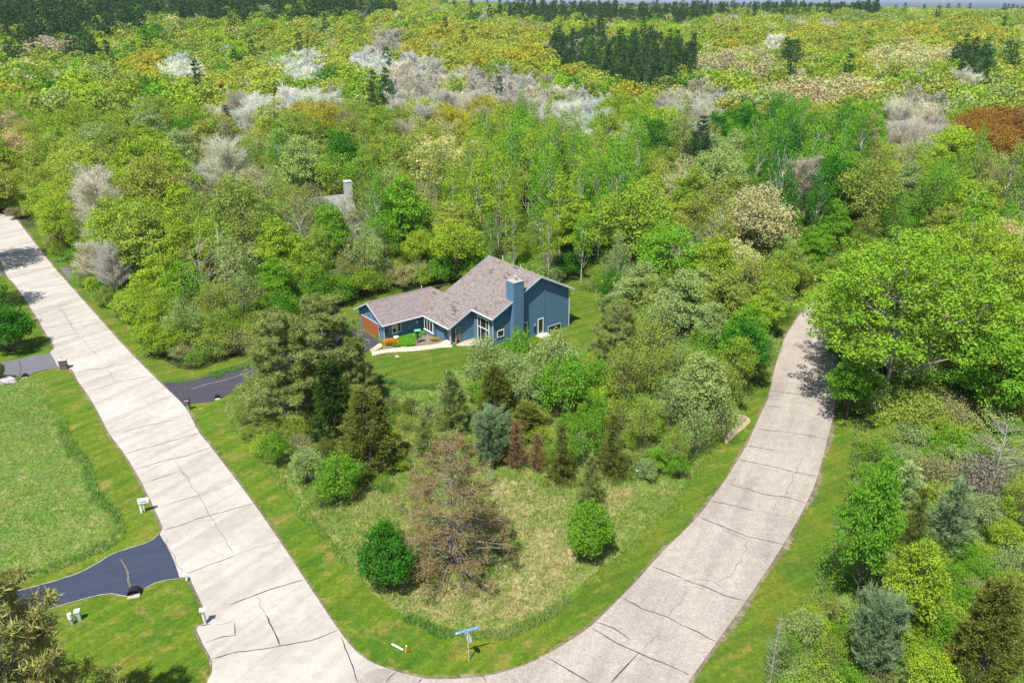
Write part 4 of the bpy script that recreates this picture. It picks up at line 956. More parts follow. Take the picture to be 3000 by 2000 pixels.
at = me.attributes.new('which', 'INT', 'POINT'); at.data.foreach_set('value', np.array(idx, np.int32))
me.update()
fw = link(D.objects.new('far_woods', me)); fw['kind'] = 'stuff'
def scatter(obj, coll):
    gn = D.node_groups.new('scatter', 'GeometryNodeTree'); gn.interface.new_socket('Geometry', in_out='INPUT', socket_type='NodeSocketGeometry'); gn.interface.new_socket('Geometry', in_out='OUTPUT', socket_type='NodeSocketGeometry')
    a = gn.nodes.new('NodeGroupInput'); b = gn.nodes.new('NodeGroupOutput'); iop = gn.nodes.new('GeometryNodeInstanceOnPoints'); ci = gn.nodes.new('GeometryNodeCollectionInfo')
    ci.inputs[0].default_value = coll; ci.inputs[1].default_value = True; ci.inputs[2].default_value = True
    def att(n, ty):
        x = gn.nodes.new('GeometryNodeInputNamedAttribute'); x.data_type = ty; x.inputs[0].default_value = n; return next(o for o in x.outputs if o.name == 'Attribute' and o.enabled)
    er = gn.nodes.new('FunctionNodeEulerToRotation')
    gn.links.new(att('rot', 'FLOAT_VECTOR'), er.inputs[0]); gn.links.new(er.outputs[0], iop.inputs['Rotation'])
    gn.links.new(att('scl', 'FLOAT_VECTOR'), iop.inputs['Scale']); gn.links.new(att('which', 'INT'), iop.inputs['Instance Index'])
    iop.inputs['Pick Instance'].default_value = True
    gn.links.new(ci.outputs[0], iop.inputs['Instance']); gn.links.new(a.outputs[0], iop.inputs['Points']); gn.links.new(iop.outputs[0], b.inputs[0])
    m_ = obj.modifiers.new('scatter', 'NODES'); m_.node_group = gn
scatter(fw, pcoll)
mu = D.meshes.new('understorey'); mu.vertices.add(len(UP)); mu.vertices.foreach_set('co', np.array([u[:3] for u in UP], np.float32).ravel())
for nm, ty, arr, key in (('rot', 'FLOAT_VECTOR', [(0, 0, u[3]) for u in UP], 'vector'), ('scl', 'FLOAT_VECTOR', [(u[4],) * 3 for u in UP], 'vector'), ('tint', 'FLOAT_COLOR', [u[6] for u in UP], 'color')):
    at = mu.attributes.new(nm, ty, 'POINT'); at.data.foreach_set(key, np.array(arr, np.float32).ravel())
at = mu.attributes.new('which', 'INT', 'POINT'); at.data.foreach_set('value', np.array([u[5] for u in UP], np.int32)); mu.update()
und = link(D.objects.new('understorey', mu)); und['kind'] = 'stuff'; scatter(und, ucoll)
print('FOREST', NEAR_FOREST, cnt, 'shrubs', n_s, 'far', len(pts))

# tell look-alikes apart by what grows next to them
plants = [o for o in C.objects if o.type == 'EMPTY' and 'sort' in o.keys()]
from collections import defaultdict
for rnd in range(3):
    by = defaultdict(list)
    for o in plants: by[o['label']].append(o)
    for lab, L_ in by.items():
        if len(L_) < 2: continue
        for o in L_:
            ns = sorted((( p.location - o.location).length, p.name, p) for p in plants if p is not o and p.get('sort') != 'x' and (p['sort'] != o['sort'] or p['tint'] != o['tint']) and abs(p.location.x - o.location.x) < 16 and abs(p.location.y - o.location.y) < 16)
            if len(ns) <= rnd: continue
            p = ns[rnd][2]; extra = f"{['next to', 'near', 'not far from'][rnd]} {'an' if CWORD[p['tint']][0] in 'aeiou' else 'a'} {CWORD[p['tint']]} {KIND[p['sort']][1]}"
            if len((lab + ' ' + extra).split()) <= 16: o['label'] = lab + ' ' + extra
for o in plants:
    o['label'] = o['label'].replace(' a olive', ' an olive').replace(' a orange', ' an orange')
    for k_ in ('sort', 'tint', 'h'): del o[k_]

# ------------------------------------------------------------------ the blue house. Own axes: x along the garage ridge, y away from the front garden
M_blue = plain('blue painted wood', (.10, .19, .285), .75, .10, 1.2)
M_trim = plain('greyish white trim', (.50, .55, .62), .6, .05); M_white = plain('white paint', (.78, .78, .76), .5, .03)
def shingle_mat(name, a, b_, dark, s):
    m, t, b = mat(name, .95); tc = t.nodes.new('ShaderNodeTexCoord'); o = tc.outputs['Object']
    v = N(t, 'ShaderNodeTexVoronoi', Scale=1.0); mp = t.nodes.new('ShaderNodeMapping'); mp.inputs['Scale'].default_value = s; t.links.new(o, mp.inputs[0]); t.links.new(mp.outputs[0], v.inputs['Vector'])
    g_ = N(t, 'ShaderNodeSeparateColor'); t.links.new(v.outputs['Color'], g_.inputs[0])
    col = mix(t, g_.outputs[0], a, b_)
    st = t.nodes.new('ShaderNodeMapping'); st.inputs['Scale'].default_value = (1.5, .35, 1) if s[0] > s[1] else (.35, 1.5, 1); t.links.new(o, st.inputs[0])
    n = noise(t, 1.6, 5, .75, st.outputs[0]); msk = ramp(t, n.outputs[0], [(.53, (0, 0, 0)), (.62, (1, 1, 1))]).outputs[0]
    lo = noise(t, .22, 2, .5, o); m2 = N(t, 'ShaderNodeMath', operation='MULTIPLY'); t.links.new(msk, m2.inputs[0]); t.links.new(ramp(t, lo.outputs[0], [(.42, (0, 0, 0)), (.55, (1, 1, 1))]).outputs[0], m2.inputs[1])
    col = mix(t, m2.outputs[0], col, dark)
    t.links.new(col, b.inputs['Base Color']); return m
M_roof = shingle_mat('mauve brown shingles', (.175, .145, .135), (.27, .23, .215), (.07, .055, .05), (7, 3.2, .1)); M_roof_g = shingle_mat('mauve shingles', (.185, .15, .145), (.26, .22, .21), (.17, .14, .13), (3.2, 7, .1))
def glass_mat():
    m, t, b = mat('window glass', .06); b.inputs['Base Color'].default_value = (.02, .025, .03, 1); b.inputs['Specular IOR Level'].default_value = .6; return m
M_glass = glass_mat(); M_door = plain('rust red door', (.30, .085, .035), .6, .1); M_orange = plain('orange brown garage door', (.36, .115, .045), .6, .08, 5)
M_dark = plain('black metal', (.02, .02, .022), .5); M_blind = plain('pale curtain', (.5, .42, .33), .9); M_found = plain('foundation', (.28, .22, .19), .9)
HA = math.radians(38.2)
house = empty('house', (-17.1, 97.19, 0), HA, 'blue clapboard house with mauve shingle roofs and a tall chimney', 'house')
def W(u, v): # house coords to world
    return (-17.1 + math.cos(HA) * u + math.sin(HA) * v, 97.19 + math.sin(HA) * u - math.cos(HA) * v)
SL = .5; ZE = 2.6; U0 = 6.3; UR = 18.1; ZR = ZE + SL * (UR - U0)
def zroof(u): return ZE + SL * (u - U0) if u <= UR else ZR - SL * (u - UR)
# walls: polygons with thickness, v = front direction (local y = -v)
def wall(pts3, d, name='wall', m=None, parent=house): return MB().prism([(u, -v, z) for u, v, z in pts3], (d[0], -d[1], d[2])).build(name, m or M_blue, parent)
gf = 0.5; gy = -.45; gb = -7.35
def gz(v): return 2.6 + .52 * (min(-v, 7.8 + v))           # garage roof surface
wall([(gf, gy, -.3), (gf, gb, -.3), (gf, gb, gz(gb) - .1), (gf, -3.9, gz(-3.9) - .12), (gf, gy, gz(gy) - .1)], (.12, 0, 0), 'gable_wall')
gw = wall([(gf + .14, gy, -.3), (6.8, gy, -.3), (6.8, gy, 2.72), (gf + .14, gy, 2.72)], (0, -.12, 0))
wall([(gf + .14, gb, -.3), (12.9, gb, -.3), (12.9, gb, 2.72), (gf + .14, gb, 2.72)], (0, .12, 0))
lw = wall([(6.82, gy, -.3), (6.82, 4.25, -.3), (6.82, 4.25, 2.72), (6.82, gy, 2.72)], (.12, 0, 0))
pw = wall([(8.5, 5.9, -.1), (10.6, 5.9, -.1), (10.6, 5.9, zroof(10.6) - .15), (6.85, 5.9, zroof(6.85) - .15), (6.85, 5.9, 2.35), (8.5, 5.9, 2.35)], (0, -.12, 0))
wall([(6.96, 4.25, .1), (8.6, 4.25, .1), (8.6, 4.25, 2.5), (6.96, 4.25, 2.5)], (0, -.1, 0))
wall([(8.52, 4.27, .1), (8.52, 5.76, .1), (8.52, 5.76, 2.5), (8.52, 4.27, 2.5)], (.1, 0, 0))
ww = wall([(10.55, 5.92, -.3), (10.55, 10.38, -.3), (10.55, 10.38, 4.45), (10.55, 5.92, 4.45)], (.12, 0, 0))
vg = 10.4
tw_ = wall([(10.68, vg, -1.2), (23.5, vg, -1.2), (23.5, vg, zroof(23.5) - .14), (UR, vg, ZR - .16), (10.68, vg, zroof(10.68) - .14)], (0, -.12, 0), 'gable_wall')
wall([(23.4, vg - .14, -1.2), (23.4, -.4, -1.2), (23.4, -.4, zroof(23.4) - .14), (23.4, vg - .14, zroof(23.4) - .14)], (-.12, 0, 0))
wall([(10.68, -.4, -.3), (23.26, -.4, -.3), (23.26, -.4, zroof(23.26) - .14), (UR, -.4, ZR - .16), (10.68, -.4, zroof(10.68) - .14)], (0, .12, 0))
wall([(12.9, gb + .14, -.3), (12.9, -.42, -.3), (12.9, -.42, 3.3), (12.9, gb + .14, 3.3)], (-.12, 0, 0))
# roofs, as slabs
def slab(pts, name, m, th=.14): return MB().prism([(u, -v, z) for u, v, z in pts], (0, 0, -th)).build(name, m, house)
R_main = slab([(6.3, .12, ZE), (6.3, 6.35, ZE), (10.0, 6.35, zroof(10)), (10.0, 10.9, zroof(10)), (UR, 10.9, ZR), (UR, -.9, ZR), (10.38, -.9, zroof(10.38)), (10.38, -3.92, zroof(10.38))], 'roof', M_roof)
slab([(UR, 10.9, ZR), (24.05, 10.9, zroof(24.05)), (24.05, -.9, zroof(24.05)), (UR, -.9, ZR)], 'roof', M_roof)
slab([(-.05, .02, 2.6), (6.28, .1, 2.6), (10.36, -3.9, 4.628), (-.05, -3.9, 4.628)], 'roof', M_roof_g)
slab([(-.05, -3.9, 4.628), (13.4, -3.9, 4.628), (13.4, -7.8, 2.6), (-.05, -7.8, 2.6)], 'roof', M_roof_g)
slab([(10.38, -3.88, 4.63), (10.38, -.9, 4.63), (13.4, -.9, 3.1), (13.4, -3.88, 3.1)], 'roof', M_roof_g)
M_red = plain('red valley flashing', (.42, .20, .17), .8)
MB().tube([(6.3, -.1, 2.63), (10.36, 3.9, 4.66)], [.05, .05], 4).build('valley_flashing', M_red, house)
M_cap = plain('ridge cap shingles', (.33, .30, .25), .9)
for a, b in (((UR, -10.9, ZR + .02), (UR, .9, ZR + .02)), ((0, 3.9, 4.65), (10.3, 3.9, 4.65))):
    d = Vector(b) - Vector(a); MB().tube([a, b], [.11, .11], 4).build('ridge_cap', M_cap, house)
# rake boards and gutters
def bar(name, a, b, w_, h_, m=M_trim):
    a = Vector((a[0], -a[1], a[2])); b = Vector((b[0], -b[1], b[2])); d = b - a; side = Vector((0, 0, 1)).cross(d).normalized() * w_ * .5; up = Vector((0, 0, h_))
    return MB().prism([a - side, b - side, b + side, a + side], up).build(name, m, house)
z_ = -.19
for a, b in (((-.09, .05, 2.6), (-.09, -3.9, 4.63)), ((-.09, -3.9, 4.63), (-.09, -7.85, 2.6)), ((6.28, 6.39, ZE), (10, 6.39, zroof(10))), ((9.98, 10.94, zroof(10)), (UR, 10.94, ZR)), ((UR, 10.94, ZR), (24.1, 10.94, zroof(24.1)))):
    bar('rake_board', (a[0], a[1], a[2] + z_), (b[0], b[1], b[2] + z_), .05, .2)
for a, b in (((-.05, .09, 2.44), (6.2, .17, 2.44)), ((6.22, .17, 2.44), (6.22, 6.35, 2.44)), ((9.93, 6.42, zroof(10) - .16), (9.93, 10.9, zroof(10) - .16)), ((24.12, 10.9, zroof(24.05) - .16), (24.12, -.9, zroof(24.05) - .16))):
    bar('gutter', a, b, .12, .12, M_white)
for u, v, zt in ((.42, -.36, 2.4), (6.72, 6.0, 2.35), (10.42, 10.42, zroof(10) - .3), (23.62, 10.5, zroof(24) - .35)):
    MB().box(u - .05, -v - .05, -.1, u + .05, -v + .05, zt).build('downspout', M_trim, house)
MB().box(6.72, -5.96, 0, 6.9, -5.8, 2.4).build('porch_post', M_trim, house)
bar('corner_board', (.44, gy + .03, -.1), (.44, gy - .1, -.1), .08, 2.5, M_blue)
# clapboards: every board its own piece
def boards(par, p0, axis, length_at, z0, z1, ex, out, th=.028):
    """p0=(u,v); axis 'u' or 'v'; length_at(z)->(a,b) range; out = outward unit in (u,v)"""
    z = z0
    while z < z1 - .02:
        a, b = length_at(z + ex * .7)
        if b - a > .15:
            def P(s, o, zz):
                u, v = (s, p0[1]) if axis == 'u' else (p0[0], s)
                return (u + out[0] * o, -(v + out[1] * o), zz)
            vs = [P(a, .003, z), P(b, .003, z), P(b, th, z), P(a, th, z), P(a, .003, z + ex), P(b, .003, z + ex)]
            f = [(0, 3, 2, 1), (3, 4, 5, 2), (0, 4, 3), (1, 2, 5)]
            ob = mesh_obj('clapboard', vs, f, M_blue, par); ob.color = (1, 1, 1, 1)
            bm = bmesh.new(); bm.from_mesh(ob.data); bmesh.ops.recalc_face_normals(bm, faces=bm.faces); bm.to_mesh(ob.data); bm.free()
        z += ex
boards(tw_, (0, vg), 'u', lambda z: (max(10.7, U0 + (z + .3 - ZE) / SL), min(23.5, UR + (ZR - z - .3) / SL)), -1.0, ZR - .3, .36, (0, 1), .05)
boards(gw, (0, gy), 'u', lambda z: (.66, 6.78), -.1, 2.4, .2, (0, 1), .02)
boards(pw, (0, 5.9), 'u', lambda z: ((8.52 if z < 2.3 else max(6.95, U0 + (z + .25 - ZE) / SL)), 10.55), .05, 4.2, .2, (0, 1))
MB().box(8.5, -5.96, -.15, 10.6, -5.885, .05).build('foundation', M_found, house)
# garage door, windows, doors
gd = MB().box(gf - .03, 1.95, 0, gf + .01, 6.8, 1.95).build('garage_door', M_orange, house)
for k in range(4):
    pn = MB()
    pn.box(gf - .055, 2.0, .04 + k * .48, gf - .032, 6.75, .04 + k * .48 + .43).build('door_panel', M_orange, gd, bevel=.01)
bar('door_trim', (gf - .03, -1.83, 0), (gf - .03, -1.93, 0), .06, 2.1, M_trim); bar('door_trim', (gf - .03, -1.83, 1.98), (gf - .03, -6.9, 1.98), .06, .12, M_trim)
for v in (-2.6, -3.9, -5.2): MB().box(gf - .02, -v - .02, 2.12, gf - .003, -v + .02, gz(v) - .25).build('batten', M_trim, house)
def window(u0, v0, u1, v1, z0, z1, out, mull=(), trans=(), blind=False, name='window', fr=.075, mcol=M_white, dd=.0):
    """opening in a wall plane, from (u0,v0) to (u1,v1)"""
    a = Vector((u0, -v0, 0)); b = Vector((u1, -v1, 0)); t = (b - a); L = t.length; t.normalize(); o = Vector((out[0], -out[1], 0))
    def bx(s0, s1, za, zb, o0, o1, nm, m, par):
        mb = MB(); p = [a + t * s0 + o * o0, a + t * s1 + o * o0, a + t * s1 + o * o1, a + t * s0 + o * o1]
        mb.prism([(q_.x, q_.y, za) for q_ in p], (0, 0, zb - za)); return mb.build(nm, m, par)
    frm_ = MB()
    for s0, s1, za, zb in ((-fr, L + fr, z1, z1 + fr), (-fr, L + fr, z0 - fr, z0), (-fr, 0, z0, z1), (L, L + fr, z0, z1)):
        p = [a + t * s0 + o * (.002 + dd), a + t * s1 + o * (.002 + dd), a + t * s1 + o * (.085 + dd), a + t * s0 + o * (.085 + dd)]; frm_.prism([(q_.x, q_.y, za) for q_ in p], (0, 0, zb - za))
    f = frm_.build(name, mcol, house)
    xs = [0] + [L * m_ for m_ in mull] + [L]; zs = [z0] + [z0 + (z1 - z0) * m_ for m_ in trans] + [z1]
    for i in range(len(xs) - 1):
        for j in range(len(zs) - 1):
            bx(xs[i] + .02, xs[i + 1] - .02, zs[j] + .02, zs[j + 1] - .02, .034 + dd, .046 + dd, 'pane', M_glass, f)
            if blind: bx(xs[i] + .05, xs[i] + (xs[i + 1] - xs[i]) * (.9 if i == 0 else .35), zs[j] + (zs[j + 1] - zs[j]) * (.45 if i == 0 else .1), zs[j + 1] - .04, .047 + dd, .05 + dd, 'curtain', M_blind, f)
    for m_ in mull: bx(L * m_ - .04, L * m_ + .04, z0, z1, .03 + dd, .09 + dd, 'mullion', mcol, f)
    for m_ in trans: bx(0, L, z0 + (z1 - z0) * m_ - .06, z0 + (z1 - z0) * m_ + .06, .03 + dd, .092 + dd, 'transom', mcol, f)
    return f
window(1.72, gy, 2.98, gy, .95, 2.2, (0, 1), mull=(.5,), blind=True)
# square bay with its three-light window on the short wing wall
MB().box(6.35, -2.5, -.05, 6.8, -.05, .32).build('window_bay', M_blue, house); MB().box(6.4, -2.45, .32, 6.8, -.1, 2.42).build('window_bay', M_blue, house)
window(6.4, .3, 6.4, 2.25, .7, 2.15, (-1, 0), mull=(.33, .66), trans=(.0,) if 0 else (), name='window', fr=.1)
MB().box(6.28, -2.55, .52, 6.41, 0, .62).build('window_ledge', M_white, house)
window(10.55, 7.0, 10.55, 9.35, .2, 3.55, (-1, 0), mull=(.25, .78), trans=(.6,), name='tall_window', fr=.14)
window(15.42, vg, 16.05, vg, .5, 2.35, (0, 1), name='window', fr=.11, dd=.03)
window(11.15, vg, 12.1, vg, 1.5, 2.3, (0, 1), name='window', fr=.09, dd=.03)
window(18.1, vg, 18.85, vg, .15, 2.25, (0, 1), trans=(.02,), name='garden_door', fr=.11, dd=.03)
MB().box(19.0, -vg - .08, -1, 19.12, -vg - .03, 6.9).build('corner_board', M_blue, house)
window(19.9, vg, 22.1, vg, -.3, .75, (0, 1), name='low_window', fr=.05, dd=.03, mcol=M_trim)
# front door and sidelight seen in the porch
fd = MB().box(7.45, -4.32, .15, 8.3, -4.262, 2.2).build('front_door', M_white, house)
MB().box(7.55, -4.345, .35, 8.15, -4.322, 1.2).build('door_panel', M_door, fd); MB().box(7.55, -4.345, 1.28, 8.15, -4.322, 2.1).build('door_glass', M_glass, fd)
dr2 = MB().box(7.55, -5.98, .05, 8.3, -5.93, 2.2).build('storm_door', M_trim, house); MB().box(7.66, -6.0, .5, 8.2, -5.985, 1.15).build('door_panel', M_door, dr2); MB().box(7.66, -6.0, 1.22, 8.2, -5.985, 2.1).build('door_glass', M_glass, dr2); MB().box(7.66, -6.0, .1, 8.2, -5.985, .46).build('kick_plate', M_dark, dr2)
MB().box(6.55, -5.85, .0, 8.5, -4.35, .14).build('porch_step', M_conc, house); MB().box(6.2, -6.3, -.1, 6.9, -4.4, .05).build('porch_step', M_conc, house)
# chimney
cu0, cu1, cv0, cv1, cz = 13.3, 14.95, vg + .03, vg + .78, 8.62
ch = MB().box(cu0, -cv1, -1.0, cu1, -cv0 + .9, cz).build('chimney', M_blue, house)
boards(ch, (0, cv1), 'u', lambda z: (cu0 + .08, cu1 - .08), -.9, cz - .15, .32, (0, 1), .035)
boards(ch, (cu0, 0), 'v', lambda z: ((cv0 if z < zroof(13.3) - .3 else cv0 - .85), cv1 - .08), -.9, cz - .15, .32, (-1, 0), .06)
boards(ch, (cu1, 0), 'v', lambda z: ((cv0 if z < zroof(15) - .3 else cv0 - .85), cv1 - .08), -.9, cz - .15, .32, (1, 0), .045)
M_capm = plain('rust stained metal cap', (.42, .36, .32), .7, .45, 2.2); M_steel = plain('grey flue metal', (.42, .42, .46), .4, .1)
MB().box(cu0 - .06, -cv1 - .06, cz, cu1 + .06, -cv0 + .96, cz + .06).build('chimney_cap', M_capm, ch)
MB().tube([(14.15, -vg, cz + .05), (14.15, -vg, cz + .42), (14.15, -vg, cz + .5), (14.15, -vg, cz + .62)], [.16, .16, .26, .26], 12).build('flue', M_steel, ch)
for u, v, L in ((UR + .3, 2.2, .9), (UR + .3, 6.2, .55), (8.9, -4.2, .7)):
    z0 = zroof(u) if u > 12 else 4.4
    MB().tube([(u, -v, z0 - .1), (u, -v, z0 + L)], [.05, .05], 8).build('vent_pipe', M_white, house)
MB().box(5.42, -gy - .12, 1.5, 5.72, -gy - .032, 1.72).build('wall_vent', M_white, house)
lm = MB().box(.75, -gy - .2, 1.35, .9, -gy - .04, 1.65).build('wall_lamp', M_dark, house)
lm = MB().box(gf - .18, -(-1.55) - .07, 1.3, gf - .04, -(-1.55) + .07, 1.65).build('wall_lamp', M_dark, house)
lm = MB().box(17.35, -vg - .2, 1.55, 17.5, -vg - .05, 1.8).build('wall_lamp', M_steel, house)
MB().box(17.38, -vg - .16, .6, 17.55, -vg - .04, 1.5).build('hose_reel', M_dark, house)
# deck railing by the garden door
rl = MB()
for s in range(8): rl.tube([(19.3 + s * .35, -vg - 1.1 - s * .05, -1), (19.3 + s * .35, -vg - 1.1 - s * .05, .75 - s * .1)], [.018, .018], 5)
rl.tube([(19.2, -vg - 1.1, .78), (21.9, -vg - 1.5, .02)], [.03, .03], 6)
rl.build('stair_railing', M_steel, house)
MB().box(17.6, -vg - 1.3, -.05, 19.6, -vg - .05, .05).build('landing', M_conc, house)

# garden in front of the garage wing
bed = [W(.9, -.3), W(3.5, -.35), W(6.3, -.3), W(6.35, 2.5), W(6.75, 4.1), W(6.2, 4.6), W(4.2, 3.9), W(2.0, 3.1), (W(.2, 1.9)), W(-.8, 1.2), W(.2, .1)]
M_mulch = ground_mat('mulch bed', (.16, .12, .10), (.21, .165, .135), (.26, .21, .17), (.20, .15, .11), fine=14)
sheet('garden_bed', catmull(bed, True, .3), .03, M_mulch)
walk = [(-2.6, 1.45), (-1.2, 1.75), (.5, 2.35), (2.2, 3.25), (4.2, 4.15), (5.5, 4.55), (6.58, 4.69)]
walk2 = [(6.5, 6.8), (5.2, 5.95), (3.6, 5.4), (1.6, 4.55), (-.2, 3.5), (-1.6, 2.85), (-3.2, 2.7)]
wk = sheet('garden_walk', catmull([W(*p) for p in walk], False, .4) + catmull([W(*p) for p in walk2], False, .4), .035, M_found)
A1 = catmull([W(*p) for p in walk], False, .15); A2 = catmull([W(*p) for p in walk2[::-1]], False, .15)
NS = 9
for k in range(NS):
    def at(P, t): i = t * (len(P) - 1); j = min(int(i), len(P) - 2); f = i - j; return (P[j][0] * (1 - f) + P[j + 1][0] * f, P[j][1] * (1 - f) + P[j + 1][1] * f)
    t0, t1 = k / NS + .003, (k + 1) / NS - .003; tm = (t0 + t1) / 2
    sheet('paving_slab', [at(A1, t0), at(A1, tm), at(A1, t1), at(A2, t1), at(A2, tm), at(A2, t0)], .085, M_conc, thick=.05, parent=wk)
M_peb = ground_mat('pebble strip', (.38, .33, .27), (.46, .41, .34), (.54, .48, .40), (.32, .27, .22), fine=16)
sheet('pebble_bed', catmull([W(8.4, 6.0), W(10.4, 6.0), W(10.5, 8.4), W(10.4, 10.3), W(9.4, 8.4), W(8.0, 7.3), W(7.2, 6.5)], True, .4), .03, M_peb)
sheet('pebble_bed', catmull([W(-2.6, 1.3), W(-.9, .9), W(-.3, .2), W(-.4, -1.2), W(-1.6, -.5)], True, .4), .025, M_peb)

# the grey house, half hidden in the woods
M_grey = plain('weathered grey siding', (.36, .36, .34), .9, .1); M_roof2 = shingle_mat('grey shingles', (.22, .205, .20), (.30, .285, .28), (.14, .13, .13), (3, 7, .1))
h2 = empty('house', (hx, hy, ter(hx, hy)), math.radians(28), 'grey two wing house mostly hidden by trees in the woods', 'house')
def hb(x0, y0, x1, y1, z0, z1, nm='wall', m=M_grey): return MB().box(x0, y0, z0, x1, y1, z1).build(nm, m, h2)
def gable(x0, y0, x1, y1, ze, zr, axis):
    if axis == 'x':
        ym = (y0 + y1) / 2
        MB().prism([(x0, y0 + .25, ze - .1), (x0, y1 - .25, ze - .1), (x0, ym, zr - .22)], (.12, 0, 0)).build('gable_wall', M_grey, h2); MB().prism([(x1 - .12, y0 + .25, ze - .1), (x1 - .12, y1 - .25, ze - .1), (x1 - .12, ym, zr - .22)], (.12, 0, 0)).build('gable_wall', M_grey, h2)
        for ya in (y0 - .3, y1 + .3):
            zz = ze - .15
            MB().prism([(x0 - .4, ya, zz), (x1 + .4, ya, zz), (x1 + .4, ym, zr), (x0 - .4, ym, zr)], (0, 0, .15)).build('roof', M_roof2, h2)
    else:
        xm = (x0 + x1) / 2
        MB().prism([(x0 + .25, y0, ze - .1), (x1 - .25, y0, ze - .1), (xm, y0, zr - .22)], (0, .12, 0)).build('gable_wall', M_grey, h2)
        for xa in (x0 - .3, x1 + .3):
            zz = ze - .15
            MB().prism([(xa, y0 - .4, zz), (xa, y1 + .4, zz), (xm, y1 + .4, zr), (xm, y0 - .4, zr)], (0, 0, .15)).build('roof', M_roof2, h2)
hb(-6, 0, 7, 7, -.3, 4.2); gable(-6, 0, 7, 7, 4.2, 6.6, 'x')
hb(1.5, -6.5, 7, -.02, -.3, 3.0); gable(1.5, -6.5, 7, 1.0, 3.0, 4.9, 'y')
c2 = hb(6.2, 2.2, 7.6, 3.6, 4, 9.3, 'chimney'); MB().box(6.1, 2.1, 9.3, 7.7, 3.7, 9.42).build('chimney_cap', M_trim, c2)
M_light = plain('pale clapboard', (.55, .53, .50), .9)
for k in range(24):
    MB().prism([(6.18, 2.19, 4.0 + k * .22), (6.13, 2.14, 4.0 + k * .22), (6.18, 2.19, 4.2 + k * .22)], (1.44, 0, 0)).build('clapboard', M_light, c2)
w2 = [o for o in h2.children if o.name.startswith('wall')]
for wx0, wx1, wy, n_ in ((-6, 7, 0, 18), (1.5, 7, -6.5, 13)):
    for k in range(n_):
        z0 = -.1 + k * .24
        MB().prism([(wx0, wy - .005, z0), (wx0, wy - .05, z0), (wx0, wy - .005, z0 + .23)], (wx1 - wx0, 0, 0)).build('clapboard', M_light, w2[0] if wy == 0 else w2[1])
for k in range(13):
    z0 = -.1 + k * .24
    MB().prism([(7.005, -6.5, z0), (7.05, -6.5, z0), (7.005, -6.5, z0 + .23)], (0, 6.4, 0)).build('clapboard', M_light, w2[1])
for x, z in ((2.6, .9), (4.8, .9)):
    f = MB().box(x, -6.6, z, x + 1, -6.56, z + 1.2).build('window', M_white, h2); MB().box(x + .07, -6.62, z + .07, x + .93, -6.605, z + 1.13).build('pane', M_glass, f)

# ------------------------------------------------------------------ standing grass: nobody could count it
def blades(name, polys, n, h, wd, cols, wts, z=0.0, clump=.0, seed=3, lean=.5, dens_fn=None, grad=0.):
    r = np.random.default_rng(seed); P = []
    for poly in polys:
        xs = np.array([p[0] for p in poly]); ys = np.array([p[1] for p in poly]); k = 0
        x = r.uniform(xs.min(), xs.max(), n * 6); y = r.uniform(ys.min(), ys.max(), n * 6)
        ok = inside(x, y, poly)
        if dens_fn is not None: ok &= r.uniform(0, 1, len(x)) < dens_fn(x, y)
        P.append(np.stack([x[ok], y[ok]], 1)[:n])
    P = np.concatenate(P); n = len(P); m = 3
    base = np.repeat(P, m, 0) + r.normal(size=(n * m, 2)) * .07
    pat = grad * (base[:, 1] - 58) + .5 + .5 * np.sin(base[:, 0] * .55 + 1.3 * np.sin(base[:, 1] * .4)) * np.cos(base[:, 1] * .5 + 1.1 * np.sin(base[:, 0] * .33)) + r.normal(size=n * m) * .22
    ci = np.clip((pat * len(cols)).astype(int), 0, len(cols) - 1); rnd = r.uniform(size=n * m) < .35; ci[rnd] = r.integers(0, len(cols), rnd.sum())
    col = np.array(cols)[ci] * r.uniform(.75, 1.25, (n * m, 1))
    hh = h * r.uniform(.5, 1.4, n * m); a = r.uniform(0, 6.283, n * m); side = np.stack([np.cos(a), np.sin(a), np.zeros(n * m)], 1) * wd * .5
    b3 = np.concatenate([base, np.full((n * m, 1), z)], 1)
    ln = r.normal(size=(n * m, 2)) * lean; tip = b3 + np.concatenate([ln * hh[:, None], hh[:, None]], 1)
    v = np.stack([b3 - side, b3 + side, tip], 1).reshape(-1, 3)
    o = link(D.objects.new(name, quads(name, v, None, M_blade, 3, col))); o['kind'] = 'stuff'; return o
STRAW = [(.50, .42, .22), (.42, .38, .16), (.30, .32, .09), (.22, .31, .06), (.16, .30, .045), (.20, .33, .06)]
GREENS = [(.17, .34, .05), (.22, .38, .06), (.27, .38, .08), (.38, .38, .17), (.34, .40, .12)]
DEEPG = [(.09, .25, .04), (.11, .28, .05), (.14, .30, .07)]
blades('meadow_grass', [MEADOW], 52000, .34, .05, STRAW, None, .016, seed=4, grad=.022)
blades('field_grass', [WILD], 26000, .2, .045, GREENS, None, .016, seed=5)
def band(pts, wd):
    P = sm_open(pts, .8); L = []; R = []
    for i, (x, y) in enumerate(P):
        a = P[max(i - 1, 0)]; b = P[min(i + 1, len(P) - 1)]; dx, dy = b[0] - a[0], b[1] - a[1]; l = math.hypot(dx, dy) or 1
        L.append((x - dy / l * wd * random.uniform(.4, 1.3), y + dx / l * wd * random.uniform(.4, 1.3))); R.append((x + dy / l * random.uniform(.0, .35), y - dx / l * random.uniform(0, .35)))
    return L + R[::-1]
tall1 = band(G(A([(148, 962), (157, 990), (175, 1025), (205, 1060), (217, 1110), (240, 1150), (275, 1185), (284, 1210), (265, 1250), (200, 1280), (100, 1315), (20, 1332), (-40, 1338)], q))[::-1], 1.1)
tall2 = band(G(A([(1720, 900), (1680, 975), (1620, 1050), (1560, 1130), (1480, 1220), (1400, 1290), (1340, 1345)], q)), .9)
tall3 = band(G(A([(1300, 1372), (1220, 1425), (1150, 1450), (1080, 1455), (1000, 1440), (940, 1412)], q)), .8)
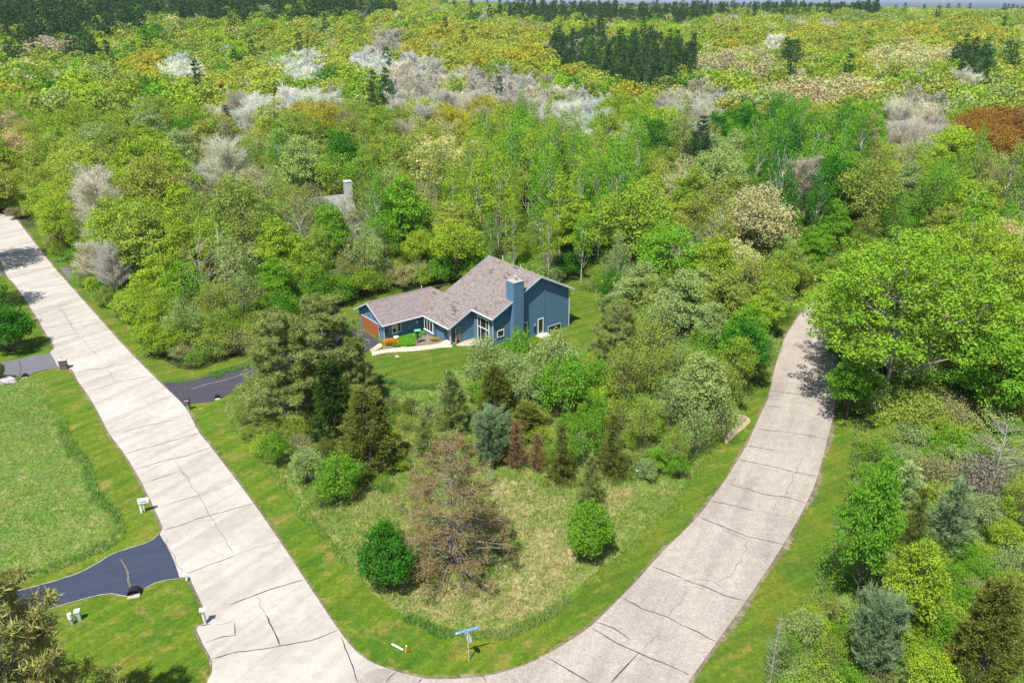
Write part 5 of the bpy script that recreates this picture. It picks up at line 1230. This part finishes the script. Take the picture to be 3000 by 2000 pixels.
tall4 = band(G(A([(530, 960), (600, 1040), (650, 1100), (700, 1170), (760, 1240), (800, 1290)], q))[::-1], .9)
tall5 = band(G(A([(885, 872), (950, 886), (1010, 884)], q))[::-1], 1.2)
tall6 = band(G(A([(480, 860), (540, 842), (600, 818), (640, 795)], q))[::-1], 1.6)
blades('tall_grass_fringe', [tall1, tall5, tall6], 3000, .28, .06, DEEPG[1:] + GREENS[:4], None, .016, seed=6)
blades('tall_grass_fringe', [tall2, tall3, tall4], 1800, .26, .06, DEEPG[1:] + GREENS, None, .016, seed=16)
blades('garden_ground_cover', [[W(1.3, -.2), W(6.2, -.2), W(6.2, .6), W(3.6, 1.6), W(2.9, 3.1), W(1.9, 2.9), W(.5, 1.7), W(.6, .3)]], 3800, .22, .12, [(.16, .42, .03), (.2, .5, .04), (.12, .32, .03)], None, .03, seed=8, lean=1.0)
# flowers at the corner of the garage
blades('orange_flowers', [[W(.5, .0), W(1.3, .1), W(1.4, .9), W(.6, 1.2), W(.1, .8)]], 700, .4, .12, [(.62, .30, .03), (.7, .42, .05), (.35, .30, .04)], None, .03, seed=9, lean=1.0)
blades('orange_flowers', [[W(5.6, 3.0), W(6.4, 2.9), W(6.5, 3.7), W(5.8, 3.7)]], 260, .25, .1, [(.6, .28, .08), (.35, .35, .05)], None, .03, seed=10, lean=1.0)
# rough growth under the scrub and the woods nearest the lawns
sheet('scrub_ground', rough_edge(catmull(G([(2500, 1010), (2506, 1250), (2478, 1400), (2455, 1550), (2372, 1740), (2275, 1890), (2205, 2080), (2150, 2300)]) + RGT[8:], True, .6), .8), .0125, M_scrub)
blades('undergrowth', [G([(2510, 1010), (2512, 1250), (2490, 1400), (2465, 1550), (2385, 1740), (2285, 1890), (2215, 2080), (2160, 2300)]) + RGT[8:], THK], 70000, .4, .09, [(.16, .32, .045), (.22, .34, .06), (.30, .34, .11), (.13, .26, .04)], None, 0, seed=11, lean=.8)
WOOD_EDGE = G([(135, 640), (190, 765), (290, 875), (410, 955), (470, 1050), (560, 1085), (640, 1065), (760, 1005), (820, 950), (1030, 880), (1180, 850), (1320, 822), (1420, 780), (1420, 660), (900, 640), (500, 700), (300, 600)])
blades('woodland_undergrowth', [WOOD_EDGE], 34000, .5, .12, [(.12, .24, .03), (.18, .27, .05), (.08, .15, .03), (.22, .20, .09)], None, 0, seed=12, lean=.9)

# ------------------------------------------------------------------ street furniture and small things
def at_px(x, y): X, Y = gp(x, y); return (X, Y, 0)
def text(body, size, parent, loc, rot, m, name='lettering', ext=.002):
    cu = D.curves.new(name, 'FONT'); cu.body = body; cu.size = size; cu.extrude = ext; cu.align_x = 'CENTER'; cu.align_y = 'CENTER'; cu.materials.append(m)
    o = D.objects.new('letters', cu); C.objects.link(o); bpy.context.view_layer.update()
    me = D.meshes.new_from_object(o.evaluated_get(bpy.context.evaluated_depsgraph_get())); D.objects.remove(o)
    o = D.objects.new(name, me); link(o, parent); o.location = loc; o.rotation_euler = rot; return o
M_sign = plain('street sign blue', (.0, .26, .55), .45, .03); M_stopback = plain('bare aluminium', (.42, .43, .46), .45, .05)
M_post = plain('galvanised post', (.48, .44, .42), .5, .05); M_red_ = plain('stop red', (.5, .02, .02), .4)
# street sign: blade faces the road corner, stop sign seen from behind
sg = empty('street_sign', at_px(1374.3, 1935.6), 0, 'blue street name sign on a post with a stop sign seen edge on from behind', 'street sign')
MB().box(-.03, -.03, -.2, .03, .03, 2.62).build('post', M_post, sg)
bl = MB().box(-.86, -.012, 2.64, .86, .012, 2.86).build('name_blade', M_sign, sg); bl.rotation_euler = (0, 0, math.radians(20))
M_w2 = plain('sign white', (.85, .87, .9), .5, .02)
for z0, z1, x0, x1 in ((2.655, 2.665, -.84, .84), (2.835, 2.845, -.84, .84)):
    MB().box(x0, -.0155, z0, x1, -.013, z1).build('border_line', M_w2, bl)
for x0 in (-.845, .835): MB().box(x0, -.0155, 2.667, x0 + .01, -.013, 2.833).build('border_line', M_w2, bl)
text('SANDY HOLLOW', .165, bl, (.02, -.0145, 2.75), (math.pi / 2, 0, 0), M_w2)
text('RD', .09, bl, (.73, -.0145, 2.77), (math.pi / 2, 0, 0), M_w2)
MB().box(-.82, -.0155, 2.69, -.66, -.013, 2.81).build('emblem', M_w2, bl)
st = empty('sign_plate_mount', (0, 0, 0)); bpy.data.objects.remove(st)
oc = [(math.cos(math.radians(22.5 + 45 * k)) * .41, math.sin(math.radians(22.5 + 45 * k)) * .41) for k in range(8)]
sp_ = MB().prism([(x, .05, y + 2.1) for x, y in oc], (0, .004, 0)).build('stop_plate', M_stopback, sg); sp_.rotation_euler = (0, 0, math.radians(-48))
spf = MB().prism([(x * .97, .0545, y * .97 + 2.1) for x, y in oc], (0, .002, 0)).build('stop_face', M_red_, sp_)
text('STOP', .27, sp_, (0, .058, 2.1), (math.pi / 2, 0, math.pi), M_w2)
sg.rotation_euler = (0, math.radians(-1.2), 0)

def gabled_box(mb, x0, y0, z0, x1, y1, z1, arch=True, k=8):
    """mailbox with a rounded top; long axis x"""
    r = (y1 - y0) / 2; ym = (y0 + y1) / 2
    pr = [(x0, y0, z0), (x0, y1, z0)] + [(x0, ym + r * math.cos(math.pi * i / k), z1 - r + r * math.sin(math.pi * i / k)) for i in range(k + 1)]
    mb.prism(pr, (x1 - x0, 0, 0)); return mb
# white mailbox with house numbers
wm = empty('mailbox', at_px(427, 1499), math.radians(18), 'white post mailbox with dark numbers beside the left road', 'mailbox')
M_wht = plain('white plastic', (.82, .83, .85), .5, .02)
MB().box(-.42, -.08, -.2, -.26, .08, 1.2).build('post', M_wht, wm); MB().box(-.12, -.05, .1, -.06, .05, .98).build('post', M_wht, wm)
MB().box(-.45, -.16, 1.0, .42, .16, 1.08).build('newspaper_shelf', M_wht, wm)
bx = gabled_box(MB(), -.46, -.17, 1.1, .44, .17, 1.46).build('letter_box', M_wht, wm)
M_num = plain('dark numerals', (.12, .12, .18), .6)
text('W2906', .16, bx, (.0, -.1745, 1.2), (math.pi / 2, 0, 0), M_num, 'house_number') if 0 else [MB().box(-.24 + k * .1, -.1745, 1.16, -.17 + k * .1, -.172, 1.27).build('numeral', M_num, bx) for k in range(5)]
# dark mailbox at the middle driveway
dm = empty('mailbox', at_px(556, 1200), math.radians(8), 'black mailbox with red and white stripes at the dark driveway', 'mailbox')
MB().box(.0, -.06, -.2, .12, .06, 1.1).build('post', M_dark, dm)
MB().prism([(-.12, -.03, .95), (.0, -.03, .75), (.0, -.03, .98)], (0, .06, 0)).build('brace', M_dark, dm)
b2 = gabled_box(MB(), -.48, -.13, 1.12, .16, .13, 1.42).build('letter_box', M_dark, dm)
M_redp = plain('faded red', (.42, .10, .09), .6); MB().box(-.44, -.1335, 1.22, .1, -.131, 1.32).build('red_band', M_redp, b2); MB().box(-.44, -.1335, 1.15, .1, -.131, 1.19).build('white_band', M_wht, b2)
# second white box lower on the left road, boards standing in an upturned L
nb = empty('newspaper_box', at_px(604, 1824), math.radians(12), 'white newspaper box on a leaning post beside the patched road edge', 'newspaper box')
MB().prism([(-.12, -.06, -.1), (.04, -.06, -.1), (-.04, -.06, 1.2), (-.22, -.06, 1.2)], (0, .1, 0)).build('post', M_wht, nb)
MB().box(-.28, -.22, 1.2, .18, .12, 1.36).build('box_shell', M_wht, nb, bevel=.02); MB().box(-.05, -.2, .2, .06, -.1, 1.19).build('inner_board', M_grey, nb)
# stone mailbox pier with a metal eagle
mp = empty('mailbox_pier', at_px(188, 1080), math.radians(15), 'squat stone mailbox pier with a small metal bird on top', 'mailbox pier')
M_stone = plain('brown stone', (.20, .15, .145), .9, .35, 9); M_stone2 = plain('light stone cap', (.48, .46, .45), .9)
for (w0, z0, z1, m_) in ((.42, -.1, .28, M_stone), (.46, .30, .48, M_stone), (.36, .50, .62, M_dark), (.44, .64, .86, M_stone), (.38, .88, 1.0, M_stone), (.46, 1.02, 1.2, M_stone), (.5, 1.21, 1.28, M_stone2)):
    MB().box(-w0, -w0 * .8, z0, w0, w0 * .8, z1).build('stone_course', m_, mp, bevel=.03)
MB().box(-.3, -.345, .66, .3, -.33, .80).build('letter_slot', M_stone2, mp)
bd = MB().tube([(0, 0, 1.28), (0, 0, 1.5)], [.03, .03], 6); bd.prism([(-.26, 0, 1.62), (-.02, 0, 1.5), (.1, 0, 1.52), (.26, 0, 1.76), (.05, 0, 1.62), (-.1, 0, 1.6)], (0, .05, 0)); bd.build('metal_bird', M_steel, mp)
# utility pedestals
M_gbox = plain('pale green utility box', (.38, .52, .42), .6, .05); M_gl = plain('light green cap', (.70, .80, .72), .6)
up = empty('utility_pedestal', at_px(232, 1815), math.radians(20), 'pale green utility pedestal on the lower left lawn', 'utility box')
MB().box(-.17, -.15, -.1, .17, .15, .75).build('cabinet', M_gbox, up, bevel=.01); MB().box(-.2, -.19, .75, .2, .19, .92).build('lid', M_gl, up, bevel=.02)
up2 = empty('utility_pedestal', at_px(214, 1828), math.radians(10), 'grey white utility pedestal close to the pine branches', 'utility box')
MB().tube([(0, 0, -.1), (-.05, 0, .55)], [.13, .12], 10).build('cabinet', M_grey, up2); MB().tube([(-.06, 0, .56), (-.08, 0, 1.0)], [.16, .15], 10).build('lid', M_wht, up2)
vs_ = empty('cable_marker', at_px(547, 1700), 0, 'short pale marker post at the corner of the blue black driveway', 'marker post')
MB().tube([(0, 0, -.1), (0, 0, .62)], [.07, .07], 8).build('post', M_gl, vs_); MB().tube([(.05, 0, .0), (.16, -.05, .5)], [.04, .04], 6).build('stake', M_wht, vs_)
# culverts under the three driveways
def culvert(px, py, rot, r, lab):
    e = empty('culvert', at_px(px, py), rot, lab, 'culvert')
    mb = MB(); k = 14
    for rr in (r, r * .86):
        pass
    out = [(r * math.cos(math.pi * i / k), 0, r * math.sin(math.pi * i / k)) for i in range(k + 1)]; inn = [(r * .84 * math.cos(math.pi * i / k), 0, r * .84 * math.sin(math.pi * i / k)) for i in range(k + 1)]
    mb.prism(out + inn[::-1], (0, .5, 0)); mb.build('pipe_ring', M_dark, e)
    MB().prism([(x * .98, .3, z) for x, _, z in inn], (0, .1, 0)).build('pipe_mouth', M_tar, e)
    M_gr = M_peb; MB().prism([(-r * .8, -.35, .02), (r * .8, -.3, .02), (r * .75, .28, .02), (-r * .75, .28, .02)], (0, 0, .03)).build('gravel_bed', M_gr, e)
    return e
culvert(393, 1744, math.radians(12), .55, 'dark culvert pipe mouth under the blue black driveway')
culvert(72, 1106, math.radians(20), .38, 'culvert pipe mouth under the worn grey driveway')
culvert(637, 1168, math.radians(20), .35, 'small culvert mouth under the dark middle driveway')
# boulder
def rock(px, py, s, lab, m_, nm='boulder'):
    bm = bmesh.new(); bmesh.ops.create_icosphere(bm, subdivisions=3, radius=1)
    for v in bm.verts:
        n = 1 + .16 * math.sin(v.co.x * 3 + px) * math.cos(v.co.y * 4) + .1 * math.sin(v.co.z * 5 + v.co.x * 4); v.co *= n
        v.co.x *= s[0]; v.co.y *= s[1]; v.co.z *= s[2]
    me = D.meshes.new(nm); bm.to_mesh(me); bm.free(); me.materials.append(m_); o = link(D.objects.new(nm, me)); o.location = at_px(px, py); o.location.z = s[2] * .35
    return tag(o, lab, 'rock')
M_rock = plain('pale boulder', (.42, .38, .36), .9, .25, 1.5)
rock(24, 1120, (1.0, .7, .55), 'pale rounded boulder beside the worn driveway', M_rock)
rock(1160 + 4, 1037 + 8, (.0001 + .3, .25, .15), 'small stone at the garden walk', M_rock)
rock(1655, 1032, (1.1, .7, .35), 'flat pale stone beside the deck', M_rock)
# fallen board and yellow marker on the corner verge
fb = empty('fallen_board', at_px(1165, 1895), math.radians(-33), 'white board lying on the grass at the corner', 'board'); MB().box(-.55, -.06, .0, .5, .06, .05).build('board', M_wht, fb)
M_yel = plain('yellow marker', (.75, .62, .12), .6)
ym = empty('marker_stake', at_px(1187, 1911), math.radians(0), 'yellow marker stake standing at the end of the white board', 'marker'); MB().tube([(0, 0, -.05), (.1, .05, .55)], [.03, .03], 8).build('stake', M_yel, ym); MB().tube([(.1, .05, .55), (.1, .05, .58)], [.07, .07], 8).build('stake_head', M_yel, ym)
MB().box(.12, .0, .02, .3, .18, .2).build('orange_tag', M_door, ym)
lt = empty('litter', at_px(1868, 1387), .4, 'scrap of white litter in the meadow grass', 'litter'); MB().prism([(-.22, -.06, .32), (.2, -.1, .36), (.24, .06, .33), (-.15, .1, .4)], (0, 0, .02)).build('paper', M_wht, lt)
# fallen mailbox with green base by the far left road
fm = empty('leaning_mailbox', at_px(176, 766), 0, 'green mailbox on its side with a long pale pole near the far left road', 'mailbox')
M_grn = plain('dark green plastic', (.02, .13, .09), .5); gabled_box(MB(), -.6, -.3, .05, .5, .3, .5).build('letter_box', M_grn, fm)
MB().tube([(.3, 0, .35), (2.3, .9, 1.35)], [.05, .05], 6).build('pole', M_gl, fm); MB().prism([(2.0, .8, 1.2), (2.35, .92, 1.35), (2.25, .88, .5)], (0, .03, 0)).build('banner', M_redp, fm)
# bird feeder on a pole in the garden bed
bx_, by_ = W(3.65, 2.77)
bf = empty('bird_feeder', (bx_, by_, 0), math.radians(20), 'black pole bird feeder with a green roof in the garden bed', 'bird feeder')
M_teal = plain('teal roof', (.12, .38, .33), .6)
MB().tube([(0, 0, -.1), (0, 0, 1.5)], [.045, .045], 8).build('pole', M_dark, bf); MB().tube([(0, 0, 1.05), (0, 0, 1.35)], [.22, .07], 10).build('baffle', M_dark, bf)
MB().box(-.28, -.2, 1.5, .28, .2, 1.56).build('tray', M_dark, bf); MB().box(-.2, -.14, 1.56, .2, .14, 1.85).build('seed_house', M_dark, bf)
MB().prism([(-.42, -.3, 1.86), (-.42, .3, 1.86), (-.42, 0, 2.06)], (.84, 0, 0)).build('feeder_roof', M_teal, bf)
for sx in (-.55, .58): MB().tube([(0, 0, 1.58), (sx * .8, 0, 1.6), (sx, 0, 1.5)], [.02, .02, .02], 5).build('arm', M_dark, bf); MB().tube([(sx, 0, 1.2), (sx, 0, 1.48)], [.06, .06], 8).build('seed_tube', M_stopback, bf)
px_, py_ = W(1.65, 2.58); ss = empty('stepping_stone', (px_, py_, .03), 0, 'round pale stepping stone in the garden bed', 'stone'); MB().tube([(0, 0, 0), (0, 0, .08)], [.42, .4], 20).build('disc', M_conc, ss)
px_, py_ = W(1.93, .05); bb = empty('bird_bath', (px_, py_, .03), 0, 'white ring shaped basin by the garage wall', 'bird bath')
MB().tube([(0, 0, 0), (0, 0, .35), (0, 0, .4)], [.12, .12, .3], 16).build('foot', M_wht, bb)
mb = MB(); out = []
ko = 20
for i in range(ko): t = 2 * math.pi * i / ko; mb.v += [(.36 * math.cos(t), .36 * math.sin(t), .4), (.36 * math.cos(t), .36 * math.sin(t), .5), (.24 * math.cos(t), .24 * math.sin(t), .5), (.24 * math.cos(t), .24 * math.sin(t), .42)]
for i in range(ko):
    j = (i + 1) % ko
    for a in range(3): mb.f.append((i * 4 + a, j * 4 + a, j * 4 + a + 1, i * 4 + a + 1))
mb.build('basin_rim', M_wht, bb)
# bare soil by the curved road
M_soil = ground_mat('bare soil', (.34, .26, .20), (.42, .33, .25), (.46, .38, .28), (.20, .22, .07), fine=12)
sheet('bare_soil', rough_edge(catmull(G([(2118, 1275), (2150, 1250), (2168, 1215), (2200, 1232), (2178, 1262), (2150, 1285), (2125, 1300)]), True, .4), .25), .015, M_soil)
sheet('bare_soil', rough_edge(catmull(G([(62, 1120), (80, 1108), (95, 1108), (85, 1130), (60, 1145), (40, 1135)]), True, .4), .15), .0125, M_mulch)

# ------------------------------------------------------------------ distant air
hz = MB().box(-21000, -60, -28, 21000, 33000, 62).build('haze', None); hz['kind'] = 'stuff'
hz.data.materials.clear()
hm = D.materials.new('air'); hm.use_nodes = True; t = hm.node_tree; t.nodes.clear()
pv = t.nodes.new('ShaderNodeVolumePrincipled'); pv.inputs['Color'].default_value = (.72, .84, 1, 1); pv.inputs['Density'].default_value = HAZE; pv.inputs['Anisotropy'].default_value = .2
o = t.nodes.new('ShaderNodeOutputMaterial'); t.links.new(pv.outputs[0], o.inputs['Volume']); hz.data.materials.append(hm)
